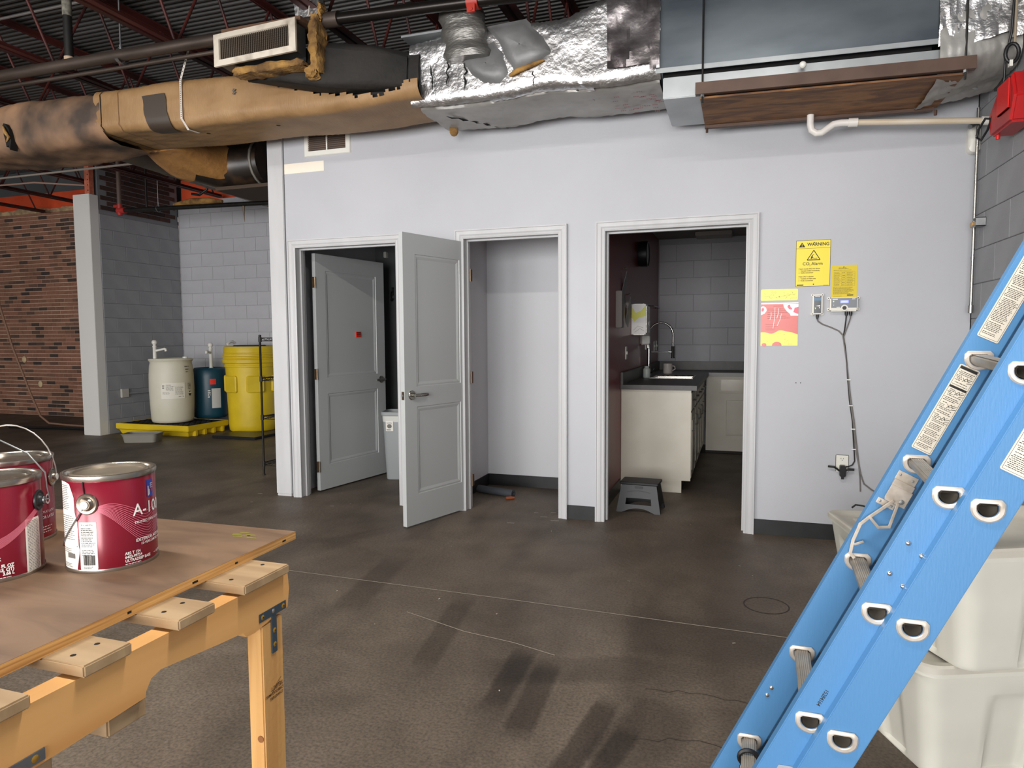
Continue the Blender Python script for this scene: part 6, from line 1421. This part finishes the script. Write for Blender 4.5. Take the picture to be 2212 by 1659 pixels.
t = thing('towel_rail', 'thin wire towel rail on the maroon wall', 'rail', (X_,3.2,1.66)); MB().tube([(X_,2.85,1.66),(X_+.06,2.88,1.66),(X_+.06,3.45,1.66),(X_,3.48,1.66)], .005, 8).build('rail', STEEL, t, smooth=.8)
tag(MB().box(-1.35,-.95,3.30,3.62,2.46,2.5048).build('ceiling_fixture', M('dim_fixture', srgb(150,142,136), .6), None, bevel=.006), 'flat unlit fixture on the kitchenette ceiling', 'fixture')
# folding step stool
ss = thing('step_stool', 'black folding plastic step stool by the kitchenette cabinet', 'stool', (-1.545,.43,0), math.radians(-2)); local(ss)
ST = M('charcoal_plastic', srgb(46,47,50), .5); STD = M('charcoal_dark', srgb(30,30,32), .55)
MB().loft([[(a,b,z) for a, b in rrect(w_,d_,.012,3)] for w_, d_, z in ((.285,.185,.205),(.295,.195,.210),(.295,.195,.222),(.288,.188,.226))]).build('seat', STD, ss, smooth=.6)
for sg in (-1, 1):
    def wp(a, b, d): # front/back panel leaning outwards
        return Vector((a, sg*(.085+.03*(1-b/.205)+d), b))
    f = lambda z: .132+.034*(1-z/.205)
    outer = [(-f(0),0),(-f(0)+.035,0),(-f(0)+.045,.018),(-.06,.030),(0,.034),(.06,.030),(f(0)-.045,.018),(f(0)-.035,0),(f(0),0),(f(.205),.205),(-f(.205),.205)]
    # panel with the hand hole: build as strips
    mb = MB(); hz0, hz1 = .055, .105
    def quad(a, b): mb.prism([a[0],a[1],b[1],b[0]], wp, 0, .012)
    cols = 16; bot = lambda x: max(0, .034-.034*(abs(x)/.118)**2.2) if abs(x) < .118 else 0
    for i in range(cols):
        xa, xb = -1+2*i/cols, -1+2*(i+1)/cols
        if -.68 < (xa+xb)/2 < .68:
            segs_ = [(0, hz0+.006*(1-((xa+xb)/2)**2)), (hz1+.004*(1-((xa+xb)/2)**2), .205)]
        else: segs_ = [(0,.205)]
        for z0_, z1_ in segs_:
            za, zb = (bot(xa*f(0)), bot(xb*f(0))) if z0_ == 0 else (z0_, z0_)
            mb.prism([(xa*f(za),za),(xb*f(zb),zb),(xb*f(z1_),z1_),(xa*f(z1_),z1_)], wp, 0, .012)
    pa = mb.build('panel', ST, ss)
    if sg < 0:
        MB().prism([(-.03,.182),(.03,.182),(.03,.197),(-.03,.197)], wp, .012, .018).build('latch', STD, pa)
        m2 = MB(); 
        for k in range(12): xa, xb = -.085+.17*k/12, -.085+.17*(k+1)/12; ar = lambda x: .150+.012*(1-(x/.085)**2); m2.prism([(xa,ar(xa)),(xb,ar(xb)),(xb,ar(xb)+.004),(xa,ar(xa)+.004)], wp, .012, .014)
        m2.build('moulded_rib', STD, pa)
for sg in (-1, 1):
    mb = MB(); g = lambda z: .088+.028*(1-z/.205)
    X2 = lambda z: sg*(.122+.034*(1-z/.205))
    mb.loft([[(X2(z)+q, -g(z), z),(X2(z)+q, g(z), z)][:1]+[(X2(z)+q, g(z), z),(X2(z)+q+sg*.008, g(z), z),(X2(z)+q+sg*.008, -g(z), z)] for z, q in ((.045,0),(.205,0))]); mb.build('side_panel', STD, ss)
    for yy in (-1, 1): MB().loft([[(X2(z), yy*g(z), z),(X2(z)+sg*.009, yy*g(z), z),(X2(z)+sg*.009, yy*(g(z)-.03), z),(X2(z), yy*(g(z)-.03), z)] for z in (0,.05)]).build('foot', STD, ss)
# ================================================================ CEILING STRIP LIGHTS (behind the photographer)
TUBE = M('lit_tube', (1,.97,.92,1), .5, emit=6.)
for i, (x, y, lb) in enumerate(((-3.3,-3.55,'strip light hung over the open floor'),(-.75,-3.55,'strip light hung near the side wall'),(-6.75,-3.2,'strip light hung further along the hall'))):
    t = thing('strip_light', 'white linear '+lb, 'lamp', (x,y,3.4))
    MB().box(x-.62,x+.62,y-.06,y+.06,3.42,3.49).build('housing', WHITEP, t, bevel=.006)
    MB().cyl((x-.6,y,3.405),(x+.6,y,3.405),.013,12).build('tube', TUBE, t)
    for s in (-.5,.5): MB().cyl((x+s,y,3.49),(x+s,y,4.24),.003,6).build('hanger', ZINC, t)
    a = area('strip_light_lamp', (x,y,3.385), (0,0,0), 1.2, .10, 52, (1.0,.96,.90)); a.parent = t; a.location = (0,0,-.015)
